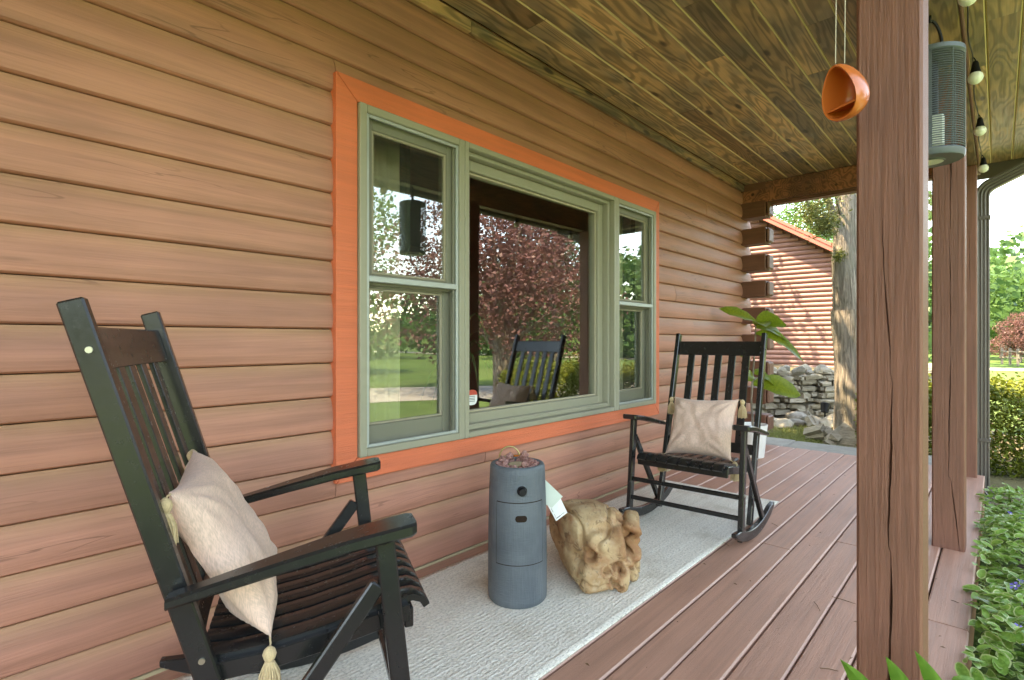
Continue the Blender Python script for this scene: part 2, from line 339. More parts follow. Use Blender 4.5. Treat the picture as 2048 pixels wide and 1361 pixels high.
# ------------------------------------------------------------------ helpers: meshes
class MB:
    def __init__(s): s.v = []; s.f = []; s.mi = []
    def add(s, vs, fs, mi=0, mat=None):
        b = len(s.v)
        for q in vs:
            q = Vector(q)
            s.v.append(tuple(mat @ q) if mat is not None else tuple(q))
        for f in fs: s.f.append(tuple(b + i for i in f)); s.mi.append(mi)
        return s
    def box(s, lo, hi, bev=0., mi=0, mat=None, top=None):
        lo = Vector(lo); hi = Vector(hi)
        if bev <= 0:
            vs = [(x, y, z) for z in (lo.z, hi.z) for y in (lo.y, hi.y) for x in (lo.x, hi.x)]
            return s.add(vs, [(0, 2, 3, 1), (4, 5, 7, 6), (0, 1, 5, 4), (2, 6, 7, 3), (0, 4, 6, 2), (1, 3, 7, 5)], mi, mat)
        c = (lo + hi) / 2; h = (hi - lo) / 2; b = min(bev, min(h) * .9)
        vs = []; idx = {}
        for sx in (-1, 1):
            for sy in (-1, 1):
                for sz in (-1, 1):
                    for ax in range(3):
                        p = [sx * (h.x - b), sy * (h.y - b), sz * (h.z - b)]
                        p[ax] = (sx * h.x, sy * h.y, sz * h.z)[ax]
                        idx[(sx, sy, sz, ax)] = len(vs); vs.append(c + Vector(p))
        fs = []
        for ax in range(3):
            o = [i for i in range(3) if i != ax]
            for sg in (-1, 1):
                q = []
                for a, bb in ((-1, -1), (1, -1), (1, 1), (-1, 1)):
                    k = [0, 0, 0]; k[ax] = sg; k[o[0]] = a; k[o[1]] = bb; q.append(idx[(*k, ax)])
                fs.append(q)
            for a in (-1, 1):
                for bb in (-1, 1):
                    k1 = [0, 0, 0]; k1[o[0]] = a; k1[o[1]] = bb; k2 = list(k1); k1[ax] = -1; k2[ax] = 1
                    fs.append([idx[(*k1, o[0])], idx[(*k2, o[0])], idx[(*k2, o[1])], idx[(*k1, o[1])]])
        for sx in (-1, 1):
            for sy in (-1, 1):
                for sz in (-1, 1): fs.append([idx[(sx, sy, sz, a)] for a in range(3)])
        out = []
        for f in fs:
            p = [vs[i] for i in f]; n = (p[1] - p[0]).cross(p[2] - p[1]); fc = sum(p, Vector()) / len(p)
            out.append(tuple(f) if n.dot(fc - c) > 0 else tuple(reversed(f)))
        return s.add(vs, out, mi, mat)
    def beam(s, p0, p1, w, t, side=(0, 1, 0), bev=.003, mi=0):
        """bar from p0 to p1; w measured along 'side', t across"""
        p0 = Vector(p0); p1 = Vector(p1); d = p1 - p0; L = d.length; z = d / L
        x = Vector(side); x = (x - z * x.dot(z)).normalized(); y = z.cross(x)
        m = Matrix((x, y, z)).transposed().to_4x4(); m.translation = p0
        return s.box((-w / 2, -t / 2, 0), (w / 2, t / 2, L), bev, mi, m)
    def tube(s, pts, rad, n=8, mi=0, cap=True, flat=1.):
        pts = [Vector(p) for p in pts]; m = len(pts)
        rad = rad if isinstance(rad, (list, tuple)) else [rad] * m
        vs = []; up = Vector((0, 0, 1)); px = None
        for i, p in enumerate(pts):
            d = (pts[min(i + 1, m - 1)] - pts[max(i - 1, 0)]).normalized()
            if px is None:
                px = d.cross(up) if abs(d.dot(up)) < .95 else d.cross(Vector((1, 0, 0)))
            px = (px - d * px.dot(d)).normalized(); py = d.cross(px)
            for k in range(n):
                a = 2 * math.pi * k / n
                vs.append(p + (px * math.cos(a) + py * math.sin(a) * flat) * rad[i])
        fs = [(i * n + k, i * n + (k + 1) % n, (i + 1) * n + (k + 1) % n, (i + 1) * n + k) for i in range(m - 1) for k in range(n)]
        if cap: fs += [tuple(reversed(range(n))), tuple((m - 1) * n + k for k in range(n))]
        return s.add(vs, fs, mi)
    def lathe(s, prof, n=32, mi=0, mat=None, ang=2 * math.pi):
        vs = []; m = len(prof)
        for r, z in prof:
            for k in range(n):
                a = 2 * math.pi * k / n; vs.append((r * math.cos(a), r * math.sin(a), z))
        fs = [(i * n + k, i * n + (k + 1) % n, (i + 1) * n + (k + 1) % n, (i + 1) * n + k) for i in range(m - 1) for k in range(n)]
        return s.add(vs, fs, mi, mat)
    def prism(s, prof, p0, p1, mi=0, caps=True):
        """prof: closed (y,z) list; extruded along x from p0 to p1"""
        n = len(prof); vs = [(p0, y, z) for y, z in prof] + [(p1, y, z) for y, z in prof]
        fs = [(k, (k + 1) % n, n + (k + 1) % n, n + k) for k in range(n)]
        if caps: fs += [tuple(reversed(range(n))), tuple(range(n, 2 * n))]
        return s.add(vs, fs, mi)
    def mesh(s, name, mats, smooth=None):
        me = bpy.data.meshes.new(name); me.from_pydata(s.v, [], s.f)
        for m in (mats if isinstance(mats, (list, tuple)) else [mats]): me.materials.append(M[m] if isinstance(m, str) else m)
        if any(s.mi): me.polygons.foreach_set('material_index', s.mi)
        if smooth is not None:
            me.polygons.foreach_set('use_smooth', [True] * len(me.polygons)); me.set_sharp_from_angle(angle=R(smooth))
        me.update(); return me
    def build(s, name, mats, parent=None, smooth=None, loc=None):
        return put(name, s.mesh(name, mats, smooth), parent, loc)

def put(name, me, parent=None, loc=None, rot=None, scale=None):
    o = bpy.data.objects.new(name, me); COL.objects.link(o)
    if parent is not None: o.parent = parent
    if loc is not None: o.location = loc
    if rot is not None: o.rotation_euler = rot
    if scale is not None: o.scale = scale
    return o
def empty(name, loc=(0, 0, 0), rz=0.):
    o = bpy.data.objects.new(name, None); COL.objects.link(o); o.location = loc; o.rotation_euler = (0, 0, rz); o.empty_display_size = .1
    return o
def tag(o, label, cat, group=None):
    o['label'] = label; o['category'] = cat
    if group: o['group'] = group
    return o
def struct(o): o['kind'] = 'structure'; return o
def stuff(o, label, cat):
    o['kind'] = 'stuff'; o['label'] = label; o['category'] = cat; return o

def fast(name, verts, quads, mats, mi=None, smooth=False):
    verts = np.asarray(verts, np.float32); quads = np.asarray(quads, np.int32); k = quads.shape[1]
    me = bpy.data.meshes.new(name); me.vertices.add(len(verts)); me.vertices.foreach_set('co', verts.ravel())
    me.loops.add(quads.size); me.loops.foreach_set('vertex_index', quads.ravel())
    me.polygons.add(len(quads)); me.polygons.foreach_set('loop_start', np.arange(0, quads.size, k, dtype=np.int32))
    me.polygons.foreach_set('loop_total', np.full(len(quads), k, np.int32))
    for m in mats: me.materials.append(M[m])
    if mi is not None: me.polygons.foreach_set('material_index', np.asarray(mi, np.int32))
    me.update(calc_edges=True); me.validate(); return me

def leaf_cloud(pts, size, aspect=.55, rg=nrg, up=.0, droop=0.):
    """one folded two-triangle leaf per point"""
    n = len(pts); d = rg.normal(size=(n, 3)); d[:, 2] = d[:, 2] * .6 - droop; d /= np.linalg.norm(d, axis=1)[:, None]
    t = rg.normal(size=(n, 3)); t[:, 2] *= (1 - up); t -= (t * d).sum(1)[:, None] * d; t /= np.linalg.norm(t, axis=1)[:, None] + 1e-9
    nn = np.cross(d, t)
    s = size * rg.uniform(.6, 1.35, (n, 1))
    a = pts - d * s * .5; b = pts + t * s * aspect * .5 + nn * s * .08; c = pts + d * s * .5; e = pts - t * s * aspect * .5 + nn * s * .08
    v = np.stack([a, b, c, e], 1).reshape(-1, 3)
    q = np.arange(n * 4).reshape(n, 4)
    return v, q

def crown_points(n, blobs, rg=nrg, shell=.55):
    """points in a union of ellipsoids: list of (centre, radii)"""
    w = np.array([np.prod(b[1]) ** (2 / 3) for b in blobs]); w = w / w.sum(); ch = rg.choice(len(blobs), n, p=w)
    c = np.array([b[0] for b in blobs])[ch]; r = np.array([b[1] for b in blobs])[ch]
    d = rg.normal(size=(n, 3)); d /= np.linalg.norm(d, axis=1)[:, None]
    rad = rg.uniform(shell, 1.04, (n, 1)) ** .7
    lump = 1 + .16 * np.sin(d[:, :1] * 7 + c[:, :1]) * np.cos(d[:, 1:2] * 6 + c[:, 1:2] * 3)
    return c + d * r * rad * lump

# ------------------------------------------------------------------ ground and setting
GZ = -.30
def sheet(name, pts, z, mat, kind=True):
    me = bpy.data.meshes.new(name); me.from_pydata([(x, y, z) for x, y in pts], [], [tuple(range(len(pts)))]); me.materials.append(M[mat])
    o = put(name, me); struct(o); return o
sheet('ground', [(-900, -900), (1500, -900), (1500, 900), (-900, 900)], GZ, 'lawn')
sheet('garden_bed', [(6.06, -2.9), (9.6, -3.2), (11.8, -1.6), (11.8, 3.), (6.06, 3.)], GZ + .004, 'mulch')
sheet('planting_bed', [(-3, -2.2), (-3, -3.5), (5.6, -3.5), (6.05, -2.9), (6.05, -2.2)], GZ + .004, 'soil')
def ribbon(name, path, w, z, mat):
    L = []; Rr = []
    for i, p in enumerate(path):
        a = Vector(path[max(i - 1, 0)]); b = Vector(path[min(i + 1, len(path) - 1)]); d = (b - a).normalized(); n = Vector((-d.y, d.x))
        L.append(Vector(p) + n * w / 2); Rr.append(Vector(p) - n * w / 2)
    k = len(path); me = bpy.data.meshes.new(name)
    me.from_pydata([(q.x, q.y, z) for q in L + Rr], [], [(i, k + i, k + i + 1, i + 1) for i in range(k - 1)]); me.materials.append(M[mat])
    return struct(put(name, me))
drive_path = []
for i in range(25):
    s = i / 24; drive_path.append((-25 + 47 * s + 8 * max(0, s - .6), -15.5 + 3.5 * math.sin(s * 2.2) + max(0, s - .62) * 34))
ribbon('driveway', drive_path, 3.6, GZ + .006, 'drive')
ribbon('road', [(36.5, -60), (35.5, -20), (35, 0), (35.5, 20), (36.5, 60)], 3.0, GZ + .005, 'drive')

# hill behind
def hill():
    nx, ny = 40, 60; vs = []; fs = []
    for i in range(nx):
        for j in range(ny):
            x = 75 + i * 4.5; y = -170 + j * 7.
            s = min(1, (x - 75) / 110); h = 19 * (s * s * (3 - 2 * s)) * (.62 + .38 * math.sin(y * .021 + 1.9) ** 2) + 2.5 * mnoise.noise((x * .02, y * .02, 0))
            vs.append((x, y, GZ - .5 + h))
    for i in range(nx - 1):
        for j in range(ny - 1):
            a = i * ny + j; fs.append((a, a + ny, a + ny + 1, a + 1))
    me = bpy.data.meshes.new('hill'); me.from_pydata(vs, [], fs); me.materials.append(M['hill'])
    me.polygons.foreach_set('use_smooth', [True] * len(fs)); return struct(put('hill', me)), vs
hill_o, hv = hill()
# ------------------------------------------------------------------ house
PITCH, Z0 = .1445, .011
CX = 6.03                                  # corner
WX0, WX1, WZ0, WZ1 = 1.148, 4.032, .512, 2.254   # outer trim
house = tag(empty('log_house', (0, 0, 0)), 'reddish-brown log house with salmon-trimmed window behind the porch', 'house')
prof = [(-.010, .0), (-.021, .010), (-.029, .05), (-.0345, .19), (-.0355, .43), (-.031, .67), (-.0235, .86), (-.017, .96), (-.0135, 1.0), (.02, 1.0), (.02, 0.)]
def log_profile(h=PITCH - .003, sc=1.): return [(y * sc, z * h) for y, z in prof]
fx0, fx1, fz0, fz1 = 1.251, 3.950, .608, 2.155    # outer frame of the window
core = MB()
core.box((-4, .021, -.25), (fx0, .16, 2.9)); core.box((fx1, .021, -.25), (CX, .16, 2.9))
core.box((fx0, .021, -.25), (fx1, .16, fz0)); core.box((fx0, .021, fz1), (fx1, .16, 2.9))
core.box((CX, .021, -.25), (CX + .13, 5.8, 2.9)); core.build('wall_core', 'dark', house)
def clip_prof(P, z0, z1):
    out = []
    for (ya, za), (yb, zb_) in zip(P, P[1:] + P[:1]):
        def ins(z): return z0 - 1e-9 <= z <= z1 + 1e-9
        if ins(za): out.append((ya, za))
        for lim in (z0, z1):
            if (za - lim) * (zb_ - lim) < 0: t_ = (lim - za) / (zb_ - za); out.append((ya + (yb - ya) * t_, lim))
    return out
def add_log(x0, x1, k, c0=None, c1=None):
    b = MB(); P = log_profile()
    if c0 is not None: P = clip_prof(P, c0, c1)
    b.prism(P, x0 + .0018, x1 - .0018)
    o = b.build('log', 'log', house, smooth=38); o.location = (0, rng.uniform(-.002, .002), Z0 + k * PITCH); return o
joints = {19: [.75, 2.6], 18: [1.05, 3.55], 17: [.72, 4.9], 16: [5.05], 2: [2.12, 4.6], 3: [1.78, 3.05], 1: [], 4: [2.28]}
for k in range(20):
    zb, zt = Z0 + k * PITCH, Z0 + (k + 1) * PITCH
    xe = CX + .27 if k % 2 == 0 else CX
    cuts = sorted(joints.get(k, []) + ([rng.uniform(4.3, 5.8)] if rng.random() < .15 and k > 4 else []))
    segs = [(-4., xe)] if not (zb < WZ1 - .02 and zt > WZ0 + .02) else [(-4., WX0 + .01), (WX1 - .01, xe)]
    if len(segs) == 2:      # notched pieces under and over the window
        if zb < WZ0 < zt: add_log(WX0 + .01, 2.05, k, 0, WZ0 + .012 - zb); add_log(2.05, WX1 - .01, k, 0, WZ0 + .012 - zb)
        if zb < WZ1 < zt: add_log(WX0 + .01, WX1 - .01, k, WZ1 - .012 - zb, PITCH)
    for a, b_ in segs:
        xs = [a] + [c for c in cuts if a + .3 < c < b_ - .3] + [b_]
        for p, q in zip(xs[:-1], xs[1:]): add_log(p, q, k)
    # side-wall log ends at the corner
    if k % 2 == 1:
        b = MB(); b.box((CX + .002, -.27, zb - .014), (CX + .19, .02, zt + .014), .006)
        b.box((CX + .012, -.305, zb - .006), (CX + .18, -.27, zt + .006), .018)
        b.build('log_end', 'brown', house)
base = MB(); base.box((-4, -.030, -.012), (CX, .021, Z0), .002); base.build('base_strip', 'tan', house)

# window trim boards (mitred)
def mitre(name, pts, y0=-.058, y1=.0):
    b = MB(); n = len(pts)
    b.add([(x, y0, z) for x, z in pts] + [(x, y1, z) for x, z in pts],
          [tuple(range(n))] + [(i, n + i, n + (i + 1) % n, (i + 1) % n) for i in range(n)])
    o = b.build(name, 'trim', house)
    bv = o.modifiers.new('bevel', 'BEVEL'); bv.width = .0025; bv.segments = 2; bv.limit_method = 'ANGLE'
    return o
g = .0012
mitre('window_trim', [(WX0, WZ1), (WX1, WZ1), (fx1 + g, fz1 + g), (fx0 - g, fz1 + g)])
mitre('window_trim', [(WX0, WZ0), (fx0 - g, fz0 - g), (fx1 + g, fz0 - g), (WX1, WZ0)])
mitre('window_trim', [(WX0 - g, WZ0 + 2 * g), (WX0 - g, WZ1 - 2 * g), (fx0 - 2 * g, fz1), (fx0 - 2 * g, fz0)])
mitre('window_trim', [(WX1 + g, WZ0 + 2 * g), (fx1 + 2 * g, fz0), (fx1 + 2 * g, fz1), (WX1 + g, WZ1 - 2 * g)])

def rect_frame(b, x0, x1, z0, z1, w, y0, y1, bev=.003, mi=0, wb=None):
    wb = wb or w
    b.box((x0, y0, z0), (x0 + w, y1, z1), bev, mi); b.box((x1 - w, y0, z0), (x1, y1, z1), bev, mi)
    b.box((x0 + w, y0 + .001, z0), (x1 - w, y1, z0 + wb), bev, mi); b.box((x0 + w, y0 + .001, z1 - w), (x1 - w, y1, z1), bev, mi)
MX1, MX2 = 1.864, 3.348
def side_window(name, x0, x1):
    w = empty(name); w.parent = house
    b = MB(); rect_frame(b, x0, x1, fz0, fz1, .036, -.075, .10, .004); b.build('frame', 'frame', w)
    a0, a1, c0, c1 = x0 + .036, x1 - .036, fz0 + .036, fz1 - .036
    b = MB(); rect_frame(b, a0 + .001, a1 - .001, c0 + .001, c1 - .001, .014, -.066, -.052, .002); b.box((a0 + .015, -.069, 1.378), (a1 - .015, -.053, 1.405), .003)
    b.build('screen_frame', 'screenbar', w)
    b = MB(); b.add([(a0 + .01, -.060, c0 + .01), (a1 - .01, -.060, c0 + .01), (a1 - .01, -.060, c1 - .01), (a0 + .01, -.060, c1 - .01)], [(0, 1, 2, 3)]); b.build('insect_screen', 'screen', w)
    zm = 1.388
    for (z0, z1, dy, wb) in ((zm - .02, c1 - .001, .0, .05), (c0 + .001, zm + .02, .030, .085)):
        b = MB(); rect_frame(b, a0 + .002, a1 - .002, z0, z1, .050, -.030 + dy, -.002 + dy, .003, wb=wb); s = b.build('sash', 'sash', w)
        b = MB(); rect_frame(b, a0 + .053, a1 - .053, z0 + wb + .001, z1 - .051, .010, -.026 + dy, -.010 + dy, .002); b.build('glazing_bead', 'bead', w)
        b = MB(); b.box((a0 + .054, -.017 + dy, z0 + wb + .002), (a1 - .054, -.013 + dy, z1 - .052)); b.build('pane', 'glass', w)
    b = MB()
    b.box((a1 - .024, -.050, c0 + .002), (a1 - .004, -.036, c1 - .002), .002); b.box((a0 + .004, -.050, c0 + .002), (a0 + .024, -.036, c1 - .002), .002)
    b.build('jamb_track', 'sash', w)
    return w
wl = side_window('window', fx0, MX1); wr = side_window('window', MX2, fx1)
pw = empty('picture_window'); pw.parent = house
b = MB(); rect_frame(b, MX1 + .001, MX2 - .001, fz0, fz1, .030, -.075, .12, .004); b.build('frame', 'frame', pw)
b = MB(); rect_frame(b, MX1 + .032, MX2 - .032, fz0 + .031, fz1 - .031, .022, -.035, .11, .004); b.build('stop_moulding', 'frame', pw)
b = MB(); rect_frame(b, MX1 + .055, MX2 - .055, fz0 + .054, fz1 - .054, .058, .010, .10, .004); b.build('sash', 'frame', pw)
b = MB(); rect_frame(b, MX1 + .114, MX2 - .114, fz0 + .113, fz1 - .113, .012, .030, .06, .002); b.build('glazing_bead', 'bead', pw)
b = MB(); hwp = (MX2 - MX1) / 2 - .113; b.box((-hwp, -.0025, fz0 + .114), (hwp, .0025, fz1 - .114)); pn = b.build('pane', 'glass', pw, loc=((MX1 + MX2) / 2, .0475, 0)); pn.rotation_euler = (0, 0, R(-.9))
b = MB(); b.box((MX1 + .054, -.030, fz0 + .038), (MX2 - .054, .012, fz0 + .060), .003); b.build('sill', 'frame', pw)
# security sticker on the glass
st = empty('window_sticker', (2.022, .0425, .800)); st.parent = pw
def octo(b, r, y, z0, z1, mi):
    pts = []
    n = 28
    for i in range(n):
        a = 2 * math.pi * i / n; x = r * math.copysign(abs(math.cos(a)) ** .75, math.cos(a)); z = r * 1.08 * math.copysign(abs(math.sin(a)) ** .75, math.sin(a)); pts.append((x, max(z0, min(z1, z))))
    b.add([(x, y, z) for x, z in pts], [tuple(range(n))], mi)
b = MB(); octo(b, .040, 0, -1, 1, 0); octo(b, .040, -.0012, .013, 1, 1)
for z in (.004, -.006, -.014, -.023): b.add([(-.022, -.001, z), (.022, -.001, z), (.022, -.001, z + .0035), (-.022, -.001, z + .0035)], [(0, 1, 2, 3)], 2)
me = b.mesh('window_sticker', ['paper', 'red', 'ink'])
COLrm = st; bpy.data.objects.remove(st)
st = put('sticker', me, pw, (2.030, .050, .800))

# room behind the glass
b = MB(); b.box((.3, .165, -.1), (5.4, .17, 2.6)); 
rm = MB()
x0, x1, y0, y1, z0, z1 = .2, 5.6, .17, 4.2, .0, 2.5
rm.add([(x0, y0, z0), (x1, y0, z0), (x1, y1, z0), (x0, y1, z0), (x0, y0, z1), (x1, y0, z1), (x1, y1, z1), (x0, y1, z1)],
       [(0, 1, 2, 3), (4, 7, 6, 5), (3, 2, 6, 7), (0, 3, 7, 4), (1, 5, 6, 2)])
struct(rm.build('room_interior', 'room'))
def curtain(x0, x1, y, z0, z1, mat, amp=.018, wl_=.075):
    n = 60; vs = []; fs = []
    for j, z in enumerate((z0, (z0 + z1) / 2, z1)):
        for i in range(n + 1):
            s = i / n; x = x0 + (x1 - x0) * s
            vs.append((x, y + amp * math.sin(2 * math.pi * (x - x0) / wl_ + .4 * math.sin(9 * s)) * (1.2 - .25 * j), z))
    for j in range(2):
        for i in range(n): a = j * (n + 1) + i; fs.append((a, a + 1, a + n + 2, a + n + 1))
    b = MB(); b.add(vs, fs); o = b.build('curtain', mat, None, smooth=60)
    so = o.modifiers.new('thick', 'SOLIDIFY'); so.thickness = .002
    return o
tag(curtain(1.20, 1.64, .19, .05, 2.42, 'curtain'), 'pale sheer curtain hanging behind the left narrow window', 'curtain')
tag(curtain(1.62, 1.80, .30, 1.2, 2.42, 'curtain_dark'), 'dark green-grey curtain beside the pale sheer in the left narrow window', 'curtain')
tag(curtain(3.50, 3.85, .19, .05, 2.42, 'curtain'), 'pale sheer curtain hanging behind the right narrow window', 'curtain')
# indoor spiky plant
ip = tag(empty('spiky_houseplant', (2.32, .42, .0)), 'spiky strap-leaved houseplant indoors behind the left part of the picture window', 'plant')
b = MB(); b.tube([(0, 0, 0), (.01, .0, .6), (-.01, 0, 1.22)], [.014, .012, .01], 6); b.build('stem', 'bark', ip)
for i in range(16):
    a = i * 2.4; L = .45 + .2 * rng.random(); hgt = .9 + .35 * rng.random(); pts = []; b = MB()
    for j in range(6):
        s = j / 5; r = L * s * .55; z = hgt + L * (.9 * s - 1.25 * s * s); pts.append((r * math.cos(a), r * math.sin(a) * .6, z))
    b.tube(pts, [.003, .011, .012, .010, .007, .001], 4, flat=.2); b.build('leaf', 'leaf_b', ip)
b = MB(); b.lathe([(0, 0), (.11, 0), (.14, .25), (.13, .25), (.12, .22), (0, .22)], 20); b.build('pot', 'tan', ip)

# ------------------------------------------------------------------ ceiling
CZ = 2.82
XC0, XC1 = -4., 6.25
ceil = MB(); ceil.box((XC0, -2.56, CZ + .02), (XC1, .02, CZ + .06)); ceil.box((XC1, -2.56, CZ + .02), (6.9, -1.70, CZ + .06)); ceil_o = struct(ceil.build('porch_ceiling', 'dark'))
def cboard(L, w=.1415, th=.018):
    c = .006; p = [(-w / 2, c, ), (-w / 2 + c, 0), (w / 2 - c, 0), (w / 2, c), (w / 2, th), (-w / 2, th)]
    b = MB(); n = len(p); b.add([(0, y, z) for y, z in p] + [(L, y, z) for y, z in p], [(1, 2, n + 2, n + 1), (3, 4, n + 4, n + 3), (4, 5, n + 5, n + 4), (5, 0, n, n + 5), tuple(reversed(range(n))), tuple(range(n, 2 * n))], 0)
    b.add([(0, y, z) for y, z in p] + [(L, y, z) for y, z in p], [(0, 1, n + 1, n), (2, 3, n + 3, n + 2)], 1)
    for i in range(len(b.f)): pass
    return b.mesh('ceiling_board', ['ceil', 'ceil_edge'])
cache = {}
def cput(x0, x1, y):
    L = round(x1 - x0 - .003, 3)
    if L not in cache: cache[L] = cboard(L)
    put('ceiling_board', cache[L], ceil_o, (x0, y, CZ + rng.uniform(-.0012, .0012)))
dy = .624 - .1435 * 7 + .1435 / 2
while dy < 2.112 - .02:
    y = -2.112 + dy; xe = 6.88 if dy < .36 else CX + .2
    xs = [XC0]; x = XC0 + rng.choice([1.2, 2.4, 3.2])
    while x < xe - .8: xs.append(x); x += rng.choice([2.4, 3.0, 3.6])
    xs.append(xe)
    for a, b_ in zip(xs[:-1], xs[1:]): cput(a, b_, y)
    dy += .1435
# wall/ceiling moulding with two lengths
for a, b_ in ((XC0, 1.93), (1.932, CX)):
    b = MB(); b.box((a, -.052, 2.752), (b_, -.02, CZ - .002), .004); b.build('moulding', 'mould', house)
# roof above
rf = MB()
rf.add([(XC0, -2.6, CZ + .061), (XC1 + .05, -2.6, CZ + .061), (XC1 + .05, 6, CZ + .061), (XC0, 6, CZ + .061), (XC0, 2.6, 5.4), (XC1 + .05, 2.6, 5.4), (XC0, -2.6, CZ + .16), (XC1 + .05, -2.6, CZ + .16)],
       [(0, 3, 2, 1), (6, 7, 5, 4), (0, 1, 7, 6), (4, 5, 2, 3), (0, 6, 4, 3), (1, 2, 5, 7)])
rf.build('roof', 'roof', house)
b = MB(); b.box((XC0, -2.585, 2.70), (6.9, -2.562, CZ + .06), .003); b.box((6.9, -2.585, 2.685), (6.925, -1.70, CZ + .06), .003); b.build('fascia', 'gutter', house)
b = MB(); b.tube([(XC0, -2.65, 2.76), (7.0, -2.65, 2.76)], .06, 10); b.build('gutter', 'gutter', house, smooth=50)

# beams
b = MB(); b.box((CX + .004, -1.845, 2.606), (CX + .09, -.03, CZ - .004), .004); bm = b.build('end_beam', 'beam')
tag(bm, 'dark stained beam across the far end of the porch', 'beam')
b = MB(); b.box((CX + .03, -1.845, 2.588), (CX + .13, -.03, 2.606), .002); b.box((CX + .05, -1.845, 2.574), (CX + .15, -.03, 2.588), .002); b.build('trim_strip', 'brown', bm)
HY0, HY1 = -1.985, -1.840
b = MB(); b.box((XC0, HY0, 2.545), (6.12, HY1, CZ - .004), .006); hb = b.build('header_beam', 'ceil')
tag(hb, 'long stained header beam over the porch posts', 'beam')
b = MB(); b.box((XC0, HY0 - .012, 2.545), (6.12, HY0 - .001, 2.60), .003); b.build('trim_strip', 'brown', hb)
b = MB(); b.box((XC0, HY1 - .018, 2.530), (6.12, HY1 - .0, 2.544), .003); b.build('trim_strip', 'brown', hb)

# posts with split checks
def post(x, y0, y1, checks, label, zt=2.543, yaw=0.):
    b = MB(); cb = .006; n = 150
    zs = [zt * i / n for i in range(n + 1)]
    rows = []
    for z in zs:
        yc = None
        for (za, zb_, ya, yb, wmax, sd) in checks:
            if za <= z <= zb_:
                s = (z - za) / (zb_ - za); wv = wmax * math.sin(math.pi * s) ** .5 * (.65 + .5 * mnoise.noise((sd, z * 9, 3)))
                yc = (y0 + (y1 - y0) * (ya + (yb - ya) * s) + .003 * mnoise.noise((sd, z * 5, 1)) + .0015 * mnoise.noise((sd, z * 26, 1)), max(wv, .0004)); break
        if yc is None: yc = ((y0 + y1) / 2, 0.)
        rows.append(yc)
    X1 = x + .139
    vs = []
    for z, (yc, wv) in zip(zs, rows):
        dpt = min(.02, wv * 6)
        vs += [(x + cb, y1, z), (x, y1 - cb, z), (x, yc + wv, z), (x + dpt, yc, z), (x, yc - wv, z), (x, y0 + cb, z), (x + cb, y0, z), (X1 - cb, y0, z), (X1, y0 + cb, z), (X1, y1 - cb, z), (X1 - cb, y1, z)]
    k = 11; fs = []
    for i in range(n):
        for j in range(k):
            a = i * k + j; c = i * k + (j + 1) % k; fs.append((a, c, c + k, a + k))
    fs += [tuple(range(n * k, n * k + k))]
    b.add(vs, fs)
    o = b.build('porch_post', 'post'); tag(o, label, 'post', 'porch posts'); return o
p1 = post(1.545, -1.983, -1.852, [(.0, .62, .50, .46, .0052, 1.), (.60, 1.02, .50, .44, .0042, 2.), (1.0, 1.42, .46, .60, .0025, 3.), (1.9, 2.5, .62, .60, .0010, 4.)],
     'nearest brown square porch post, split down its face, beside the lily leaves')
p2 = post(3.675, -1.983, -1.844, [(.0, .38, .16, .42, .0042, 5.), (.36, 1.05, .50, .43, .0042, 6.), (1.04, 1.7, .42, .46, .003, 7.), (1.7, 2.4, .44, .40, .004, 8.)],
     'middle brown square porch post behind the hanging insect lamp')
p3 = post(5.72, -1.983, -1.844, [(.3, .9, .5, .48, .002, 9.), (1.5, 2.0, .3, .35, .003, 10.)], 'farthest brown square porch post, just left of the downspout')

# ------------------------------------------------------------------ deck
DX0, DX1 = -4., 6.05
dk = MB(); dk.box((DX0, -2.02, -.20), (DX1 - .02, .02, -.04)); deck = struct(dk.build('porch_deck', 'dark'))
def dboard(L, w):
    c = .006; p = [(-w / 2, -.032), (w / 2, -.032), (w / 2, -c), (w / 2 - c, 0), (-w / 2 + c, 0), (-w / 2, -c)]; n = 6; b = MB()
    V = [(0, y, z) for y, z in p] + [(L, y, z) for y, z in p]
    b.add(V, [(0, 1, n + 1, n), (1, 2, n + 2, n + 1), (3, 4, n + 4, n + 3), (5, 0, n, n + 5), tuple(reversed(range(n))), tuple(range(n, 2 * n))])
    b.add(V, [(2, 3, n + 3, n + 2), (4, 5, n + 5, n + 4)], 1); return b.mesh('deck_board', ['deck', 'deck_edge'])
gl = [.083] + [.227 + .1475 * i for i in range(13)] + [2.112 - .0]
bc = {}
for i in range(len(gl) - 1):
    a, c = gl[i], gl[i + 1]; w = c - a - (.007 if i else .004); yc = -2.112 + (a + c) / 2 - (.002 if i == 0 else 0)
    xe = 5.86 if i == 0 else DX1
    xs = [DX0]; x = DX0 + rng.choice([1.3, 2.2, 3.1, 4.4])
    while x < xe - 1.: xs.append(x); x += rng.choice([3.6, 4.3, 4.9])
    xs.append(xe)
    for p, q in zip(xs[:-1], xs[1:]):
        L = round(q - p - .004, 3)
        key = (L, round(w, 4))
        if key not in bc: bc[key] = dboard(*key)
        put('deck_board', bc[key], deck, (p, yc, rng.uniform(-.0015, .0008)))
b = MB(); b.box((DX0, -2.026, -.29), (5.86, -2.006, -.034), .003); b.build('rim_board', 'deck', deck)
